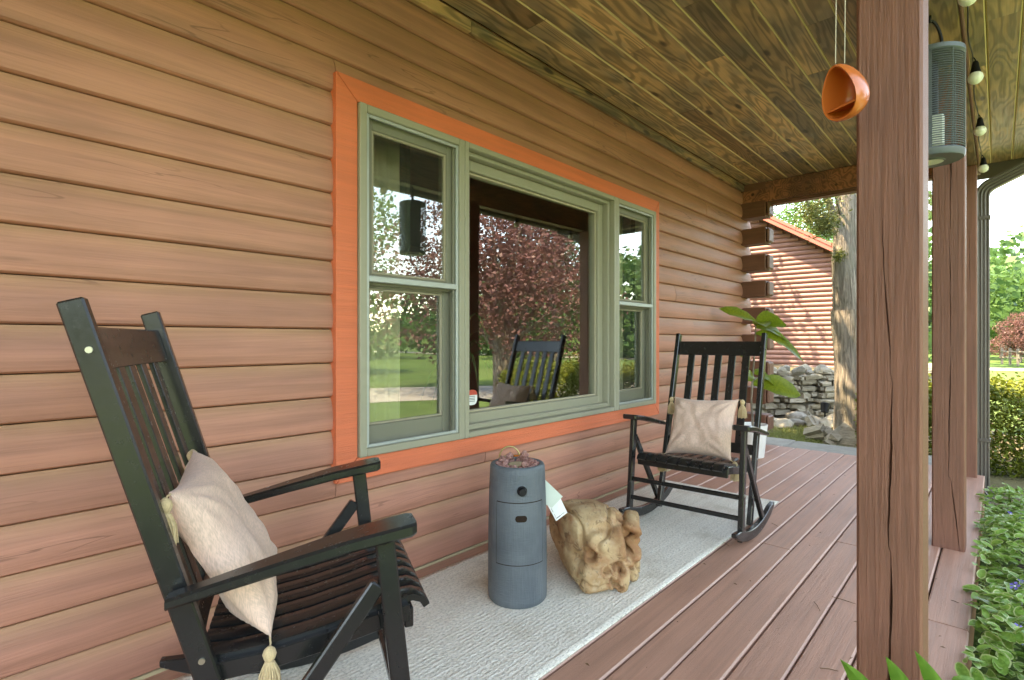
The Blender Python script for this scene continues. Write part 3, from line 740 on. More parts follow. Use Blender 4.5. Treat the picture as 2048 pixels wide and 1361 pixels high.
# rug
def rug():
    x0, x1, y0, y1 = .52, 3.935, -.997, -.118; nx, ny = 120, 30; vs = []; fs = []
    for i in range(nx + 1):
        for j in range(ny + 1):
            x = x0 + (x1 - x0) * i / nx; y = y0 + (y1 - y0) * j / ny
            ex = .004 * mnoise.noise((x * 3, y * 2, 0)) if j in (0, ny) else 0
            vs.append((x + (.003 * mnoise.noise((y * 9, 5, 0)) if i in (0, nx) else 0), y + ex, .009 + .0018 * mnoise.noise((x * 4, y * 5, 2))))
    for i in range(nx):
        for j in range(ny): a = i * (ny + 1) + j; fs.append((a, a + ny + 1, a + ny + 2, a + 1))
    b = MB(); b.add(vs, fs); o = b.build('rug', 'rug', None, smooth=60)
    s = o.modifiers.new('thick', 'SOLIDIFY'); s.thickness = .007; s.offset = -1
    return o
tag(rug(), 'long pale grey-beige braided rug on the deck under the rocking chairs', 'rug')

# ------------------------------------------------------------------ rocking chairs
def post_x(z): return -.372 - (z - .375) * .2963
def chair(loc, rz, label):
    c = tag(empty('rocking_chair', loc, rz), label, 'rocking chair', 'black porch rocking chairs')
    for s in (-1, 1):
        y = s * .2875
        b = MB(); b.beam((post_x(.04), y, .04), (post_x(1.20), y, 1.20), .028, .048, (0, 1, 0), .004); po = b.build('back_post', 'black', c)
        for z in (1.098, .576, .422):
            b = MB(); b.tube([(post_x(z) + .004, y + s * .0135, z), (post_x(z) + .004, y + s * .0175, z)], .0068, 12); b.build('bolt', 'steel', po)
        yl = s * .335
        b = MB(); b.beam((.066, yl, .050), (0, yl, .662), .028, .045, (0, 1, 0), .004); lg = b.build('front_leg', 'black', c)
        b = MB(); b.tube([(.042, yl + s * .013, .30), (.042, yl + s * .017, .30)], .008, 12); b.build('bolt', 'steel', lg)
        b = MB(); b.beam((-.385, yl, .045), (-.012, yl, .545), .024, .038, (0, 1, 0), .004); b.build('brace', 'black', c)
        # arm
        b = MB(); vs = []; st_ = [(-.44, .022, .588, .024), (-.36, .024, .606, .026), (-.22, .034, .638, .028), (-.08, .044, .668, .030), (.02, .048, .684, .031), (.060, .047, .689, .031), (.072, .038, .690, .028)]
        for x, hw, zt, th in st_:
            q = min(.006, hw * .3)
            vs += [(x, yl - hw, zt - q), (x, yl - hw + q, zt), (x, yl + hw - q, zt), (x, yl + hw, zt - q), (x, yl + hw, zt - th + q), (x, yl + hw - q, zt - th), (x, yl - hw + q, zt - th), (x, yl - hw, zt - th + q)]
        n = 8; m = len(st_); fs = [(i * n + k, (i + 1) * n + k, (i + 1) * n + (k + 1) % n, i * n + (k + 1) % n) for i in range(m - 1) for k in range(n)] + [tuple(range(n)), tuple(reversed(range((m - 1) * n, m * n)))]
        b.add(vs, fs); b.build('arm', 'black', c, smooth=35)
        # rocker
        b = MB(); vs = []; m = 26; Rr = .95
        for i in range(m):
            x = -.60 + .78 * i / (m - 1); zb = .010 + (x + .22) ** 2 / (2 * Rr); e = min(1, .35 + 6 * min(i, m - 1 - i) / (m - 1)); h = .056 * e
            off = .056 * (1 - e) * .3
            for yy, zz in ((-.015, 0), (-.015, h), (.015, h), (.015, 0)): vs.append((x, yl + yy, zb + zz + off))
        fs = [(i * 4 + k, i * 4 + (k + 1) % 4, (i + 1) * 4 + (k + 1) % 4, (i + 1) * 4 + k) for i in range(m - 1) for k in range(4)] + [(3, 2, 1, 0), tuple((m - 1) * 4 + k for k in range(4))]
        b.add(vs, fs); o = b.build('rocker', 'black', c, smooth=30)
        bv = o.modifiers.new('bevel', 'BEVEL'); bv.width = .003; bv.segments = 1; bv.limit_method = 'ANGLE'
        # seat side rail
        b = MB(); rail = [(.075, .448), (.0, .438), (-.12, .415), (-.25, .396), (-.39, .392)]
        for (xa, za), (xb, zb) in zip(rail[:-1], rail[1:]): b.beam((xa, s * .262, za - .018), (xb, s * .262, zb - .018), .022, .042, (0, 1, 0), .002)
        b.build('seat_rail', 'black', c)
    # top rail (bowed back)
    def bowed(name, z0, z1, bow, th=.020, fwd=.0, half=.273):
        b = MB(); vs = []; n = 13
        for i in range(n):
            y = -half + 2 * half * i / (n - 1); q = bow * (1 - (y / half) ** 2)
            for xx, z in ((th / 2, z0), (th / 2, z1), (-th / 2, z1), (-th / 2, z0)): vs.append((post_x(z) + xx - q + fwd, y, z))
        fs = [(i * 4 + k, (i + 1) * 4 + k, (i + 1) * 4 + (k + 1) % 4, i * 4 + (k + 1) % 4) for i in range(n - 1) for k in range(4)] + [(0, 1, 2, 3), tuple(reversed([(n - 1) * 4 + k for k in range(4)]))]
        b.add(vs, fs); o = b.build(name, 'black', c, smooth=35); bv = o.modifiers.new('bevel', 'BEVEL'); bv.width = .004; bv.segments = 2; bv.limit_method = 'ANGLE'; bv.angle_limit = R(50)
    bowed('top_rail', 1.052, 1.148, .022); bowed('lower_rail', .440, .50, .016)
    for i in range(5):
        y = -.182 + .091 * i; q0 = .022 * (1 - (y / .273) ** 2) * .95; q1 = .016 * (1 - (y / .273) ** 2)
        b = MB(); b.beam((post_x(.47) - q1, y, .47), (post_x(1.068) - q0, y, 1.068), .046, .013, (0, 1, 0), .002); b.build('back_slat', 'black', c)
    # seat slats run front to back, rolled over the front
    sp = [(-.395, .402), (-.34, .398), (-.25, .402), (-.16, .414), (-.08, .430), (0, .448), (.05, .457), (.085, .459), (.108, .450), (.120, .432)]
    for i in range(8):
        y = -.2275 + .065 * i; b = MB(); vs = []; hw = .0275
        for j, (x, z) in enumerate(sp):
            a = sp[max(j - 1, 0)]; e = sp[min(j + 1, len(sp) - 1)]; d = Vector((e[0] - a[0], 0, e[1] - a[1])).normalized(); nn = Vector((-d.z, 0, d.x))
            up_ = Vector((x, 0, z)) + nn * .009; dn = Vector((x, 0, z)) - nn * .009
            vs += [(dn.x, y - hw, dn.z), (up_.x, y - hw, up_.z - .002), (up_.x, y - hw + .004, up_.z), (up_.x, y + hw - .004, up_.z), (up_.x, y + hw, up_.z - .002), (dn.x, y + hw, dn.z)]
        n = 6; m = len(sp); fs = [(i_ * n + k, (i_ + 1) * n + k, (i_ + 1) * n + (k + 1) % n, i_ * n + (k + 1) % n) for i_ in range(m - 1) for k in range(n)] + [tuple(range(n)), tuple(reversed(range((m - 1) * n, m * n)))]
        b.add(vs, fs); b.build('seat_slat', 'black', c, smooth=35)
    b = MB(); b.beam((.072, -.27, .415), (.072, .27, .415), .022, .05, (1, 0, 0), .003); b.build('front_rail', 'black', c)
    b = MB(); b.beam((-.375, -.27, .368), (-.375, .27, .368), .022, .04, (1, 0, 0), .003); b.build('rear_rail', 'black', c)
    for z in (.285, .172):
        x = .066 * (1 - (z - .05) / .61)
        b = MB(); b.beam((x, -.322, z), (x, .322, z), .017, .026, (1, 0, 0), .004); b.build('stretcher', 'black', c)
    return c
ch1 = chair((.871, -.739, .002), R(-26.5), 'black rocking chair in the left foreground, seen from behind its side')
ch2 = chair((2.935, -.780, .003), R(183), 'black rocking chair farther along the porch facing the camera')
ch2.scale = (.965, .965, .965)

def pillow(name, ctr, wv, hv, thick, label, ch, seed, tassels):
    """wv/hv: half axes in the chair frame"""
    T = Matrix.Translation(ch.location) @ Matrix.Rotation(ch.rotation_euler[2], 4, 'Z')
    n = 44; wv = Vector(wv); hv = Vector(hv); nn = wv.cross(hv).normalized(); vs = []; fs = []; idx = {}
    for side in (1, -1):
        for i in range(n + 1):
            for j in range(n + 1):
                u = 2 * i / n - 1; v = 2 * j / n - 1
                edge = i in (0, n) or j in (0, n)
                if edge and side == -1: idx[(side, i, j)] = idx[(1, i, j)]; continue
                pu = u * (1 - .10 * (1 - v * v) * abs(u) ** 3); pv = v * (1 - .10 * (1 - u * u) * abs(v) ** 3)
                t = max(0, (1 - u ** 4) * (1 - v ** 4)) ** .62
                cr = (abs(u * v)) ** 2
                wr = mnoise.noise((u * 2.2 + seed, v * 2.2, side)) * .16 + .10 * mnoise.noise((u * 7 * (1 - .5 * abs(v)) + seed, v * 3.5 + 3, side * 2)) + .015 * mnoise.noise((u * 14 + seed, v * 9, side))
                # creases radiating from corners
                for su in (-1, 1):
                    for sv in (-1, 1):
                        dx, dy_ = su - u, sv - v; r = math.hypot(dx, dy_); a = math.atan2(dy_ * sv, dx * su); wr += .10 * math.sin(a * 13 + seed + su) * math.exp(-((r - .45) / .35) ** 2)
                z = side * thick / 2 * t * (1 + wr)
                p = wv * pu + hv * pv + nn * z
                p.z -= .02 * (1 - v) * (1 - abs(u)) * 0
                idx[(side, i, j)] = len(vs); vs.append(p)
    for side in (1, -1):
        for i in range(n):
            for j in range(n):
                q = [idx[(side, i, j)], idx[(side, i + 1, j)], idx[(side, i + 1, j + 1)], idx[(side, i, j + 1)]]
                fs.append(tuple(q) if side == 1 else tuple(reversed(q)))
    b = MB(); b.add(vs, fs); o = b.build(name, 'cloth', None, smooth=80)
    o.matrix_world = T @ Matrix.Translation(ctr); tag(o, label, 'pillow', 'beige tasselled throw pillows')
    inv = (T @ Matrix.Translation(ctr)).to_3x3().inverted()
    down = inv @ Vector((0, 0, -1))
    for su, sv, out in tassels:
        c0 = wv * su + hv * sv; b = MB(); d = down
        base_ = c0 + (wv * su).normalized() * .020 + nn * .004 + d * .006
        hx = Vector((1, 0, 0)); hy = d.cross(hx).normalized(); hx = hy.cross(d)
        vsn = []
        prof_ = [(.003, -.004), (.012, .004), (.0155, .014), (.012, .025), (.0085, .030), (.0125, .036)]
        m = 12
        for r, z in prof_:
            for k in range(m): a = 2 * math.pi * k / m; vsn.append(base_ + d * z + hx * r * math.cos(a) + hy * r * math.sin(a))
        b.tube([c0 * .97, c0 * .6 + base_ * .4 + d * .002, base_ + d * .002], .0022, 5)
        b.add(vsn, [(i * m + k, i * m + (k + 1) % m, (i + 1) * m + (k + 1) % m, (i + 1) * m + k) for i in range(len(prof_) - 1) for k in range(m)])
        for k in range(54):
            a = 2.399 * k; r = .014 * math.sqrt((k + .5) / 54); e = 1.75 + .25 * rng.random()
            s0 = base_ + d * .033 + hx * r * .7 * math.cos(a) + hy * r * .7 * math.sin(a)
            s1 = base_ + d * .06 + hx * r * e * .85 * math.cos(a) + hy * r * e * .85 * math.sin(a)
            s2 = base_ + d * (.098 + .01 * rng.random()) + hx * r * e * math.cos(a + .1) + hy * r * e * math.sin(a + .1)
            b.tube([s0, s1, s2], [.0022, .0022, .0018], 4)
        b.build('tassel', 'tassel', o, smooth=50)
    return o
pillow('throw_pillow', (-.362, -.060, .612), (.01, -.190, -.012), (-.105, .012, .178), .118, 'beige linen tasselled pillow on the left foreground rocking chair', ch1, 1.3, [(1, 1, 0), (1, -1, 0), (-1, 1, 0)])
pillow('throw_pillow', (-.215, .015, .590), (.0, .198, .006), (-.085, -.004, .168), .13, 'beige linen tasselled pillow on the far rocking chair facing the camera', ch2, 5.1, [(-1, 1, 0), (1, 1, 0), (-1, -1, 0), (1, -1, 0)])

# ------------------------------------------------------------------ fire column
fc = tag(empty('fire_column', (1.719, -.569, .009), math.atan2(-1.543, -1.719)), 'blue-grey cylindrical gas fire column topped with lava rocks', 'fire pit')
RB, HT = .128, .580
def fr(z): return RB - .010 * max(0, (z / HT)) ** 3
b = MB(); pr = [(0, 0), (.120, .0), (.126, .008)] + [(fr(z) , z) for z in np.linspace(.03, HT - .012, 22)] + [(fr(HT) - .004, HT - .003), (fr(HT) - .010, HT), (fr(HT) - .020, HT - .002), (fr(HT) - .024, HT - .012), (.088, HT - .045), (0, HT - .045)]
b.lathe(pr, 64); b.build('body', 'fire', fc, smooth=40)
# door panel: slightly proud, with grooves round it
def shell_patch(a0, a1, z0, z1, dr, na=22, nz=12, hole=None):
    b = MB(); vs = []; fs = []
    for j in range(nz + 1):
        z = z0 + (z1 - z0) * j / nz
        for i in range(na + 1):
            a = a0 + (a1 - a0) * i / na; r = fr(z) + dr; vs.append((r * math.cos(a), r * math.sin(a), z))
    for j in range(nz):
        for i in range(na): q = j * (na + 1) + i; fs.append((q, q + 1, q + na + 2, q + na + 1))
    b.add(vs, fs); return b
ROT = R(6)
b = shell_patch(ROT - .875, ROT + .875, .180, .440, .0004); b.build('panel_gap', 'dark', fc, smooth=60)
b = shell_patch(ROT - .855, ROT + .855, .1835, .4365, .0012); d_ = b.build('door_panel', 'fire', fc, smooth=60)
b = MB(); vs = []; n = 17
for i in range(n):
    q = -1 + 2 * i / (n - 1); aa = ROT + .02 + .20 * q; hh = .0135 * (1 if abs(q) < .5 else math.sqrt(max(0, 1 - ((abs(q) - .5) / .5) ** 2)))
    for z in (.374 - hh, .374 + hh): vs.append(((fr(z) + .0020) * math.cos(aa), (fr(z) + .0020) * math.sin(aa), z))
b.add(vs, [(2 * i, 2 * i + 2, 2 * i + 3, 2 * i + 1) for i in range(n - 1)]); b.build('hand_slot', 'dark', d_)
kc = Vector((math.cos(ROT + .05), math.sin(ROT + .05), 0))
b = MB(); b.tube([kc * (fr(.47) - .004) + Vector((0, 0, 0.488)), kc * (fr(.47) + .003) + Vector((0, 0, 0.488))], .021, 20); b.tube([kc * (fr(.47)) + Vector((0, 0, 0.488)), kc * (fr(.47) + .020) + Vector((0, 0, 0.488)), kc * (fr(.47) + .024) + Vector((0, 0, 0.488))], [.017, .017, .014], 20)
b.build('knob', 'iron', fc, smooth=40)
def rock_mesh(name, seed, mat, sub=2, amp=.35, sq=(1, 1, 1), fr_=1.6):
    import bmesh
    bm = bmesh.new(); bmesh.ops.create_icosphere(bm, subdivisions=sub, radius=1)
    for v in bm.verts:
        n = mnoise.noise(v.co * fr_ + Vector((seed, seed * 2, 0))) + .4 * mnoise.noise(v.co * fr_ * 2.7 + Vector((seed, 0, 1)))
        v.co *= 1 + amp * n; v.co = Vector((v.co.x * sq[0], v.co.y * sq[1], v.co.z * sq[2]))
    me = bpy.data.meshes.new(name); bm.to_mesh(me); bm.free(); me.materials.append(M[mat]); me.polygons.foreach_set('use_smooth', [True] * len(me.polygons)); me.set_sharp_from_angle(angle=R(32)); return me
lrm = [rock_mesh('lava_rock', 3.1 * i, 'lava', 2, .5, (1, .85, .75)) for i in range(4)]
k = 0
for ring, cnt, zz in ((.083, 14, HT - .008), (.062, 11, HT - .008)):
    for i in range(cnt):
        a = 2 * math.pi * i / cnt + ring * 30 + rng.uniform(-.1, .1); s = rng.uniform(.013, .019)
        put('lava_rock', lrm[k % 4], fc, (ring * math.cos(a), ring * math.sin(a), zz + rng.uniform(-.008, .005)), (rng.random() * 6, rng.random() * 6, rng.random() * 6), (s, s, s)); k += 1
for a, r_, z_, s in ((2.6, .060, HT + .014, .025), (-2.6, .068, HT + .010, .021), (-1.9, .072, HT + .008, .018), (.4, .078, HT + .004, .016)):
    put('lava_rock', lrm[k % 4], fc, (r_ * math.cos(a), r_ * math.sin(a), z_), (a, a * 2, a * 3), (s, s, s)); k += 1
b = MB(); b.lathe([(0, HT - .006), (.038, HT - .006), (.044, HT - .012), (.044, HT - .04)], 28); b.build('burner', 'tan', fc, smooth=40)

# paper tags hanging on the column
cr = Vector((.6755, -.7373, 0)); cf = Vector((.7373, .6755, 0))
def papertag(pts, mat, label, prints):
    """pts: four corners in metres (right, up) round the anchor"""
    anchor = Vector((1.719, -.569, 0)) + cr * .126 + cf * .035
    b = MB(); n = 4; P = [anchor + cr * x + Vector((0, 0, z)) + cf * (.004 * math.sin(z * 40)) for x, z in pts]; nn = cf
    b.add([p - nn * .0006 for p in P] + [p + nn * .0006 for p in P], [(0, 1, 2, 3), (7, 6, 5, 4), (0, 4, 5, 1), (1, 5, 6, 2), (2, 6, 7, 3), (3, 7, 4, 0)])
    o = b.build('paper_tag', mat); tag(o, label, 'tag')
    ex = (P[1] - P[0]); ey = (P[3] - P[0])
    pb = MB()
    for x0, y0, x1, y1 in prints:
        q = [P[0] + ex * x0 + ey * y0, P[0] + ex * x1 + ey * y0, P[0] + ex * x1 + ey * y1, P[0] + ex * x0 + ey * y1]
        pb.add([p - nn * .0012 for p in q], [(0, 1, 2, 3)])
    pb.build('print', 'ink', o)
    return o
lines = [(.12, .10 + .075 * i, .85 - .12 * (i % 3), .132 + .075 * i) for i in range(10)]
bars = [(.10, .07, .48, .105), (.10, .13, .48, .165), (.10, .19, .48, .225), (.10, .25, .48, .285), (.54, .08, .60, .32), (.62, .08, .66, .32), (.68, .08, .76, .32), (.78, .08, .82, .32), (.10, .38, .28, .56), (.55, .44, .62, .50), (.70, .46, .80, .50)]
papertag([(-.002, .395), (.026, .378), (.074, .43), (-.006, .505)], 'papergreen', 'pale green printed tag hanging at the right side of the fire column', lines)
t2_ = papertag([(.046, .318), (.096, .354), (.056, .440), (-.004, .412)], 'paper', 'white printed tag below the pale green one, beside the fire column', bars)
t2_.location = cf * .006
# stone dish with brass ring behind the column
sd = tag(empty('stone_dish', (1.985, -.305, .0)), 'tan stone dish with brass ring handle, half hidden behind the fire column', 'dish')
b = MB(); b.lathe([(0, .485), (.05, .487), (.082, .498), (.088, .512), (.078, .522), (.05, .530), (0, .532)], 32); b.build('dish', 'tan', sd, smooth=50)
b = MB(); b.lathe([(0, 0.0), (.055, 0.0), (.05, .02), (.022, .06), (.020, .44), (.045, .486), (0, .486)], 24); b.build('pedestal', 'iron', sd, smooth=50)
b = MB(); b.tube([Vector((-.03, 0, .525)) + (cr * math.cos(a) * .052 + Vector((0, 0, 1)) * math.sin(a) * .062) for a in np.linspace(-.1, math.pi + .1, 20)], .0042, 8); b.build('ring_handle', 'brass', sd, smooth=60)
b = MB(); b.tube([Vector((0, 0, .533)) + cr * x + Vector((0, 0, .012 * math.sin((x + .04) * 30))) - cf * .05 for x in np.linspace(-.045, .05, 10)], [.003, .006, .009, .01, .01, .01, .009, .008, .006, .003], 8, flat=.6); b.build('amber_band', 'amber', sd, smooth=60)

# ------------------------------------------------------------------ driftwood
def driftwood():
    import bmesh
    bm = bmesh.new()
    def blob(c, r, rot=(0, 0, 0)):
        from mathutils import Euler
        m = Matrix.Translation(c) @ Euler(rot).to_matrix().to_4x4() @ Matrix.Diagonal((*r, 1))
        rr = bmesh.ops.create_icosphere(bm, subdivisions=4, radius=1)
        for v in rr['verts']: v.co = m @ Vector([math.copysign(abs(q) ** .58, q) for q in v.co])
    # frame: x = right in the picture (cr), y = away (cf), z up
    blob((-.035, .10, .195), (.140, .22, .122), (-.12, 0, .30)); blob((.025, -.055, .150), (.108, .115, .125), (.25, .05, .12)); blob((.158, -.02, .175), (.042, .105, .130), (.05, .10, -.2))
    blob((-.015, -.125, .062), (.085, .068, .062), (.1, 0, .2)); blob((.092, -.140, .055), (.028, .030, .058), (.15, 0, .3)); blob((-.122, .02, .100), (.036, .16, .052), (.30, 0, .28)); blob((.02, .08, .06), (.14, .17, .06))
    blob((.165, -.03, .065), (.036, .07, .06), (0, 0, -.3))
    me = bpy.data.meshes.new('driftwood'); bm.to_mesh(me); bm.free()
    o = put('tmp', me); rm_ = o.modifiers.new('r', 'REMESH'); rm_.mode = 'VOXEL'; rm_.voxel_size = .0055
    sm = o.modifiers.new('s', 'SMOOTH'); sm.factor = .5; sm.iterations = 3
    dg = bpy.context.evaluated_depsgraph_get(); me2 = bpy.data.meshes.new_from_object(o.evaluated_get(dg)); bpy.data.objects.remove(o)
    nv = len(me2.vertices); co = np.empty(nv * 3, np.float32); me2.vertices.foreach_get('co', co); co = co.reshape(-1, 3)
    no = np.empty(nv * 3, np.float32); me2.vertices.foreach_get('normal', no); no = no.reshape(-1, 3)
    pits = [((-.050, -.155, .165), .019, .07), ((.070, -.175, .120), .014, .06), ((.082, -.170, .098), .011, .05), ((.128, -.105, .195), .036, .13), ((.045, -.20, .070), .013, .06), ((.060, -.185, .045), .013, .06), ((.070, -.165, .020), .013, .05), ((-.085, -.03, .185), .022, .04), ((-.11, .06, .19), .026, .05), ((.095, -.04, .285), .014, .04), ((.118, .03, .29), .016, .04), ((.135, -.14, .105), .012, .05), ((.02, -.185, .105), .012, .03)]
    out = co.copy(); stain = np.zeros(nv)
    for c, r, dpt in pits:
        d2 = ((co - np.array(c)) ** 2).sum(1); w = 1 / (1 + (np.sqrt(d2) / (1.25 * r)) ** 6); ring = np.exp(-((np.sqrt(d2) - 2.0 * r) / (.55 * r)) ** 2); stain = np.maximum(stain, np.exp(-((np.sqrt(d2) - 1.9 * r) / (1.0 * r)) ** 2))
        out += (-no * w[:, None] * dpt + no * ring[:, None] * dpt * .16) + np.array((0, .5, 0)) * (w[:, None] * dpt * .6)
    for i in range(nv):
        p = Vector(co[i]); q = Vector((p.x * 5 + p.z * 2, p.y * 3.5, p.z * 6))
        n = abs(mnoise.noise(q + Vector((4, 1, 2)))); f = mnoise.noise(Vector((p.x * 16, p.y * 9, p.z * 22)))
        g_ = -max(0, .07 - n) * .26 + f * .0045 + .008 * mnoise.noise(p * 9) - .012 * max(0, mnoise.noise(Vector((p.x * 11 + 3, p.y * 4, p.z * 10))) - .12) * 1.6
        out[i] += no[i] * g_
    out[:, 2] = np.maximum(out[:, 2], 0.)
    at = me2.attributes.new('stain', 'FLOAT', 'POINT'); at.data.foreach_set('value', stain.astype(np.float32)); me2.vertices.foreach_set('co', out.ravel()); me2.materials.clear(); me2.materials.append(M['drift']); me2.polygons.foreach_set('use_smooth', [True] * len(me2.polygons)); me2.update()
    o = put('driftwood', me2); o.matrix_world = Matrix.Translation(Vector((2.112, -.735, .011)) - cr * .018) @ Matrix((cr, cf, Vector((0, 0, 1)))).transposed().to_4x4()
    tag(o, 'gnarled tan driftwood root chunk on the rug beside the fire column', 'driftwood')
driftwood()

# ------------------------------------------------------------------ potted fig by the corner
def broad_leaf(b, base_, direction, L, W, droop, up=Vector((0, 0, 1)), mi=0, seg=7, curl=.15):
    d = Vector(direction).normalized(); s = d.cross(up).normalized(); vs = []
    for i in range(seg + 1):
        t = i / seg; c = Vector(base_) + d * L * t + Vector((0, 0, -droop * L * t * t)); w = W * math.sin(math.pi * min(1, t * .93 + .05)) ** .75 * (1 if t < 1 else 0) * (.75 + .5 * t)
        n = s.cross(d)
        vs += [c - s * w / 2 + n * abs(w) * curl + Vector((0, 0, .004 * math.sin(i * 2.2))), c, c + s * w / 2 + n * abs(w) * curl - Vector((0, 0, .004 * math.sin(i * 2.6)))]
    fs = []
    for i in range(seg):
        a = i * 3; fs += [(a, a + 1, a + 4, a + 3), (a + 1, a + 2, a + 5, a + 4)]
    b.add(vs, fs, mi)
fg = tag(empty('potted_fig', (5.335, -.37, 0)), 'leggy large-leaved fig plant in a white pot behind the far rocking chair', 'plant')
b = MB(); b.lathe([(0, 0), (.095, 0), (.10, .01), (.128, .30), (.130, .312), (.122, .312), (.118, .29), (0, .28)], 36); b.build('pot', 'white', fg, smooth=40)
b = MB(); b.lathe([(0, .284), (.1175, .284)], 20); b.build('potting_soil', 'soil', fg)
stemp = [(0, 0, .28), (-.02, .01, .55), (.01, .0, .85), (.03, -.01, 1.1), (.02, -.02, 1.30)]
b = MB(); b.tube(stemp, [.012, .011, .010, .008, .006], 8); b.build('stem', 'bark', fg, smooth=60)
leaves = [((.02, -.02, 1.30), cr * -1 + Vector((0, 0, .50)), .40, .12, .15), ((.02, -.02, 1.28), cr * .75 - cf * .3 + Vector((0, 0, .45)), .30, .20, .55), ((.02, -.02, 1.24), cr * 1. + Vector((0, 0, .35)), .36, .19, .9),
          ((.02, -.02, 1.18), cr * 1. - cf * .3 + Vector((0, 0, .1)), .42, .15, .75), ((.02, -.02, 1.26), cf * -.8 + Vector((0, 0, .35)), .24, .16, .5), ((0, 0, 1.02), cr * -.8 - cf * .5 + Vector((0, 0, .1)), .2, .12, .4),
          ((.01, 0, .80), cr * .9 - cf * .2 + Vector((0, 0, .3)), .20, .12, .9), ((.0, 0, .70), cr * 1 - cf * .25 + Vector((0, 0, .05)), .42, .22, .30), ((0, 0, .78), cr * -.6 - cf * .6 + Vector((0, 0, .3)), .17, .11, .6)]
for base_, d, L, W, dr in leaves:
    b = MB(); broad_leaf(b, base_, d, L, W, dr, up=(Vector((0, 0, .55)) - cf * .8)); o = b.build('leaf', 'leaf_fig', fg, smooth=60)

# ------------------------------------------------------------------ hanging things
# insect lamp
zc = Vector((2.98, -2.112 + .222, 1.905)); zp = tag(empty('hanging_insect_lamp', zc), 'grey louvred cylindrical insect lamp hanging behind the nearest post', 'lamp')
rz_, hz_ = .118, .475
b = MB(); b.lathe([(0, .0), (.05, .0), (.052, .004), (rz_ - .004, .004), (rz_, .010), (rz_ + .003, .03), (rz_ - .002, .036), (rz_ - .02, .036), (0, .036)], 40); b.build('base_cap', 'zap', zp, smooth=40)
b = MB(); b.lathe([(.0, -.0015), (.046, -.0015)], 28); b.build('base_light', 'zap_in', zp)
b = MB(); b.lathe([(0, hz_ - .03), (rz_ - .004, hz_ - .03), (rz_ + .003, hz_ - .024), (rz_ + .003, hz_ - .006), (rz_ - .008, hz_), (0, hz_ + .004)], 40); b.build('top_cap', 'zap', zp, smooth=40)
for i in range(42):
    z = .044 + i * (hz_ - .082) / 41; b = MB() if i == 0 else b
    if i == 0: gm = MB()
    gm.tube([(rz_ * math.cos(a), rz_ * math.sin(a), z) for a in np.linspace(0, 2 * math.pi, 41)], .0021, 5, cap=False)
gm.build('wire_guard', 'zap', zp, smooth=60)
for a in np.linspace(0, 2 * math.pi, 9)[:-1]:
    b = MB(); b.tube([((rz_ - .004) * math.cos(a), (rz_ - .004) * math.sin(a), .03), ((rz_ - .004) * math.cos(a), (rz_ - .004) * math.sin(a), hz_ - .02)], .003, 6); b.build('guard_rod', 'zap', zp, smooth=60)
b = shell = MB(); vs = []
la = math.atan2(-cr.y, -cr.x)
for z in (.03, hz_ - .028):
    for a in np.linspace(la - .75, la + .95, 12): vs.append(((rz_ + .001) * math.cos(a), (rz_ + .001) * math.sin(a), z))
b.add(vs, [(i, i + 1, i + 13, i + 12) for i in range(11)]); b.build('side_plate', 'zap', zp, smooth=60)
b = MB(); b.lathe([(0, .04), (.028, .04), (.028, hz_ - .04), (0, hz_ - .04)], 16); b.build('grid_core', 'iron', zp, smooth=40)
lp = -cf * .075 - cr * .028
b = MB(); b.box(lp + Vector((-.022, -.022, .042)), lp + Vector((.022, .022, .175)), .006); b.build('lure_box', 'zap_in', zp)
b = MB(); b.tube([Vector((0, 0, hz_)) + cr * (.055 * math.cos(a)) + Vector((0, 0, .15 * math.sin(a) + 0)) for a in np.linspace(0, math.pi, 24)], .0062, 10); b.build('bail', 'iron', zp, smooth=60)
b = MB(); b.tube([(0, 0, hz_ + .147), (-.012, 0, hz_ + .139), (-.02, 0, hz_ + .15), (-.016, 0, hz_ + .175), (-.002, 0, hz_ + .188), (.0, 0, 2.54 - zc.z)], .0048, 8); b.build('hook', 'iron', zp, smooth=60)

# string lights along the header
sl = tag(empty('string_lights', (0, -2.112 + .088, 0)), 'string of frosted globe bulbs on black sockets along the header beam', 'string lights')
bx_ = [.85, 1.80, 2.757, 3.63, 4.57, 5.59]
cp = []
for a, c in zip([-.2] + bx_, bx_ + [6.1]):
    for i in range(8):
        s = i / 8; cp.append((a + (c - a) * s, .012 + .004 * math.sin(9 * s + a), 2.575 - .075 * 4 * s * (1 - s) * .6 + .004 * math.sin(25 * s)))
b = MB(); b.tube(cp, .0032, 6); b.build('cord', 'iron', sl, smooth=60)
for x in bx_:
    so_ = MB(); so_.lathe([(0, .060), (.010, .060), (.014, .05), (.017, .03), (.024, .0), (.0, .0)], 20); s_ = so_.build('socket', 'iron', sl, smooth=40, loc=(x, 0, 2.495))
    bb = MB(); bb.lathe([(.0, 0.002), (.022, .001), (.030, -.010), (.033, -.024), (.030, -.038), (.020, -.050), (.008, -.056), (0, -.057)], 24); bb.build('bulb', 'bulb', s_, smooth=70)
    hk = MB(); hk.tube([(0, 0, .058), (.006, 0, .072), (0, .008, .085)], .0028, 6); hk.build('clip', 'iron', s_)

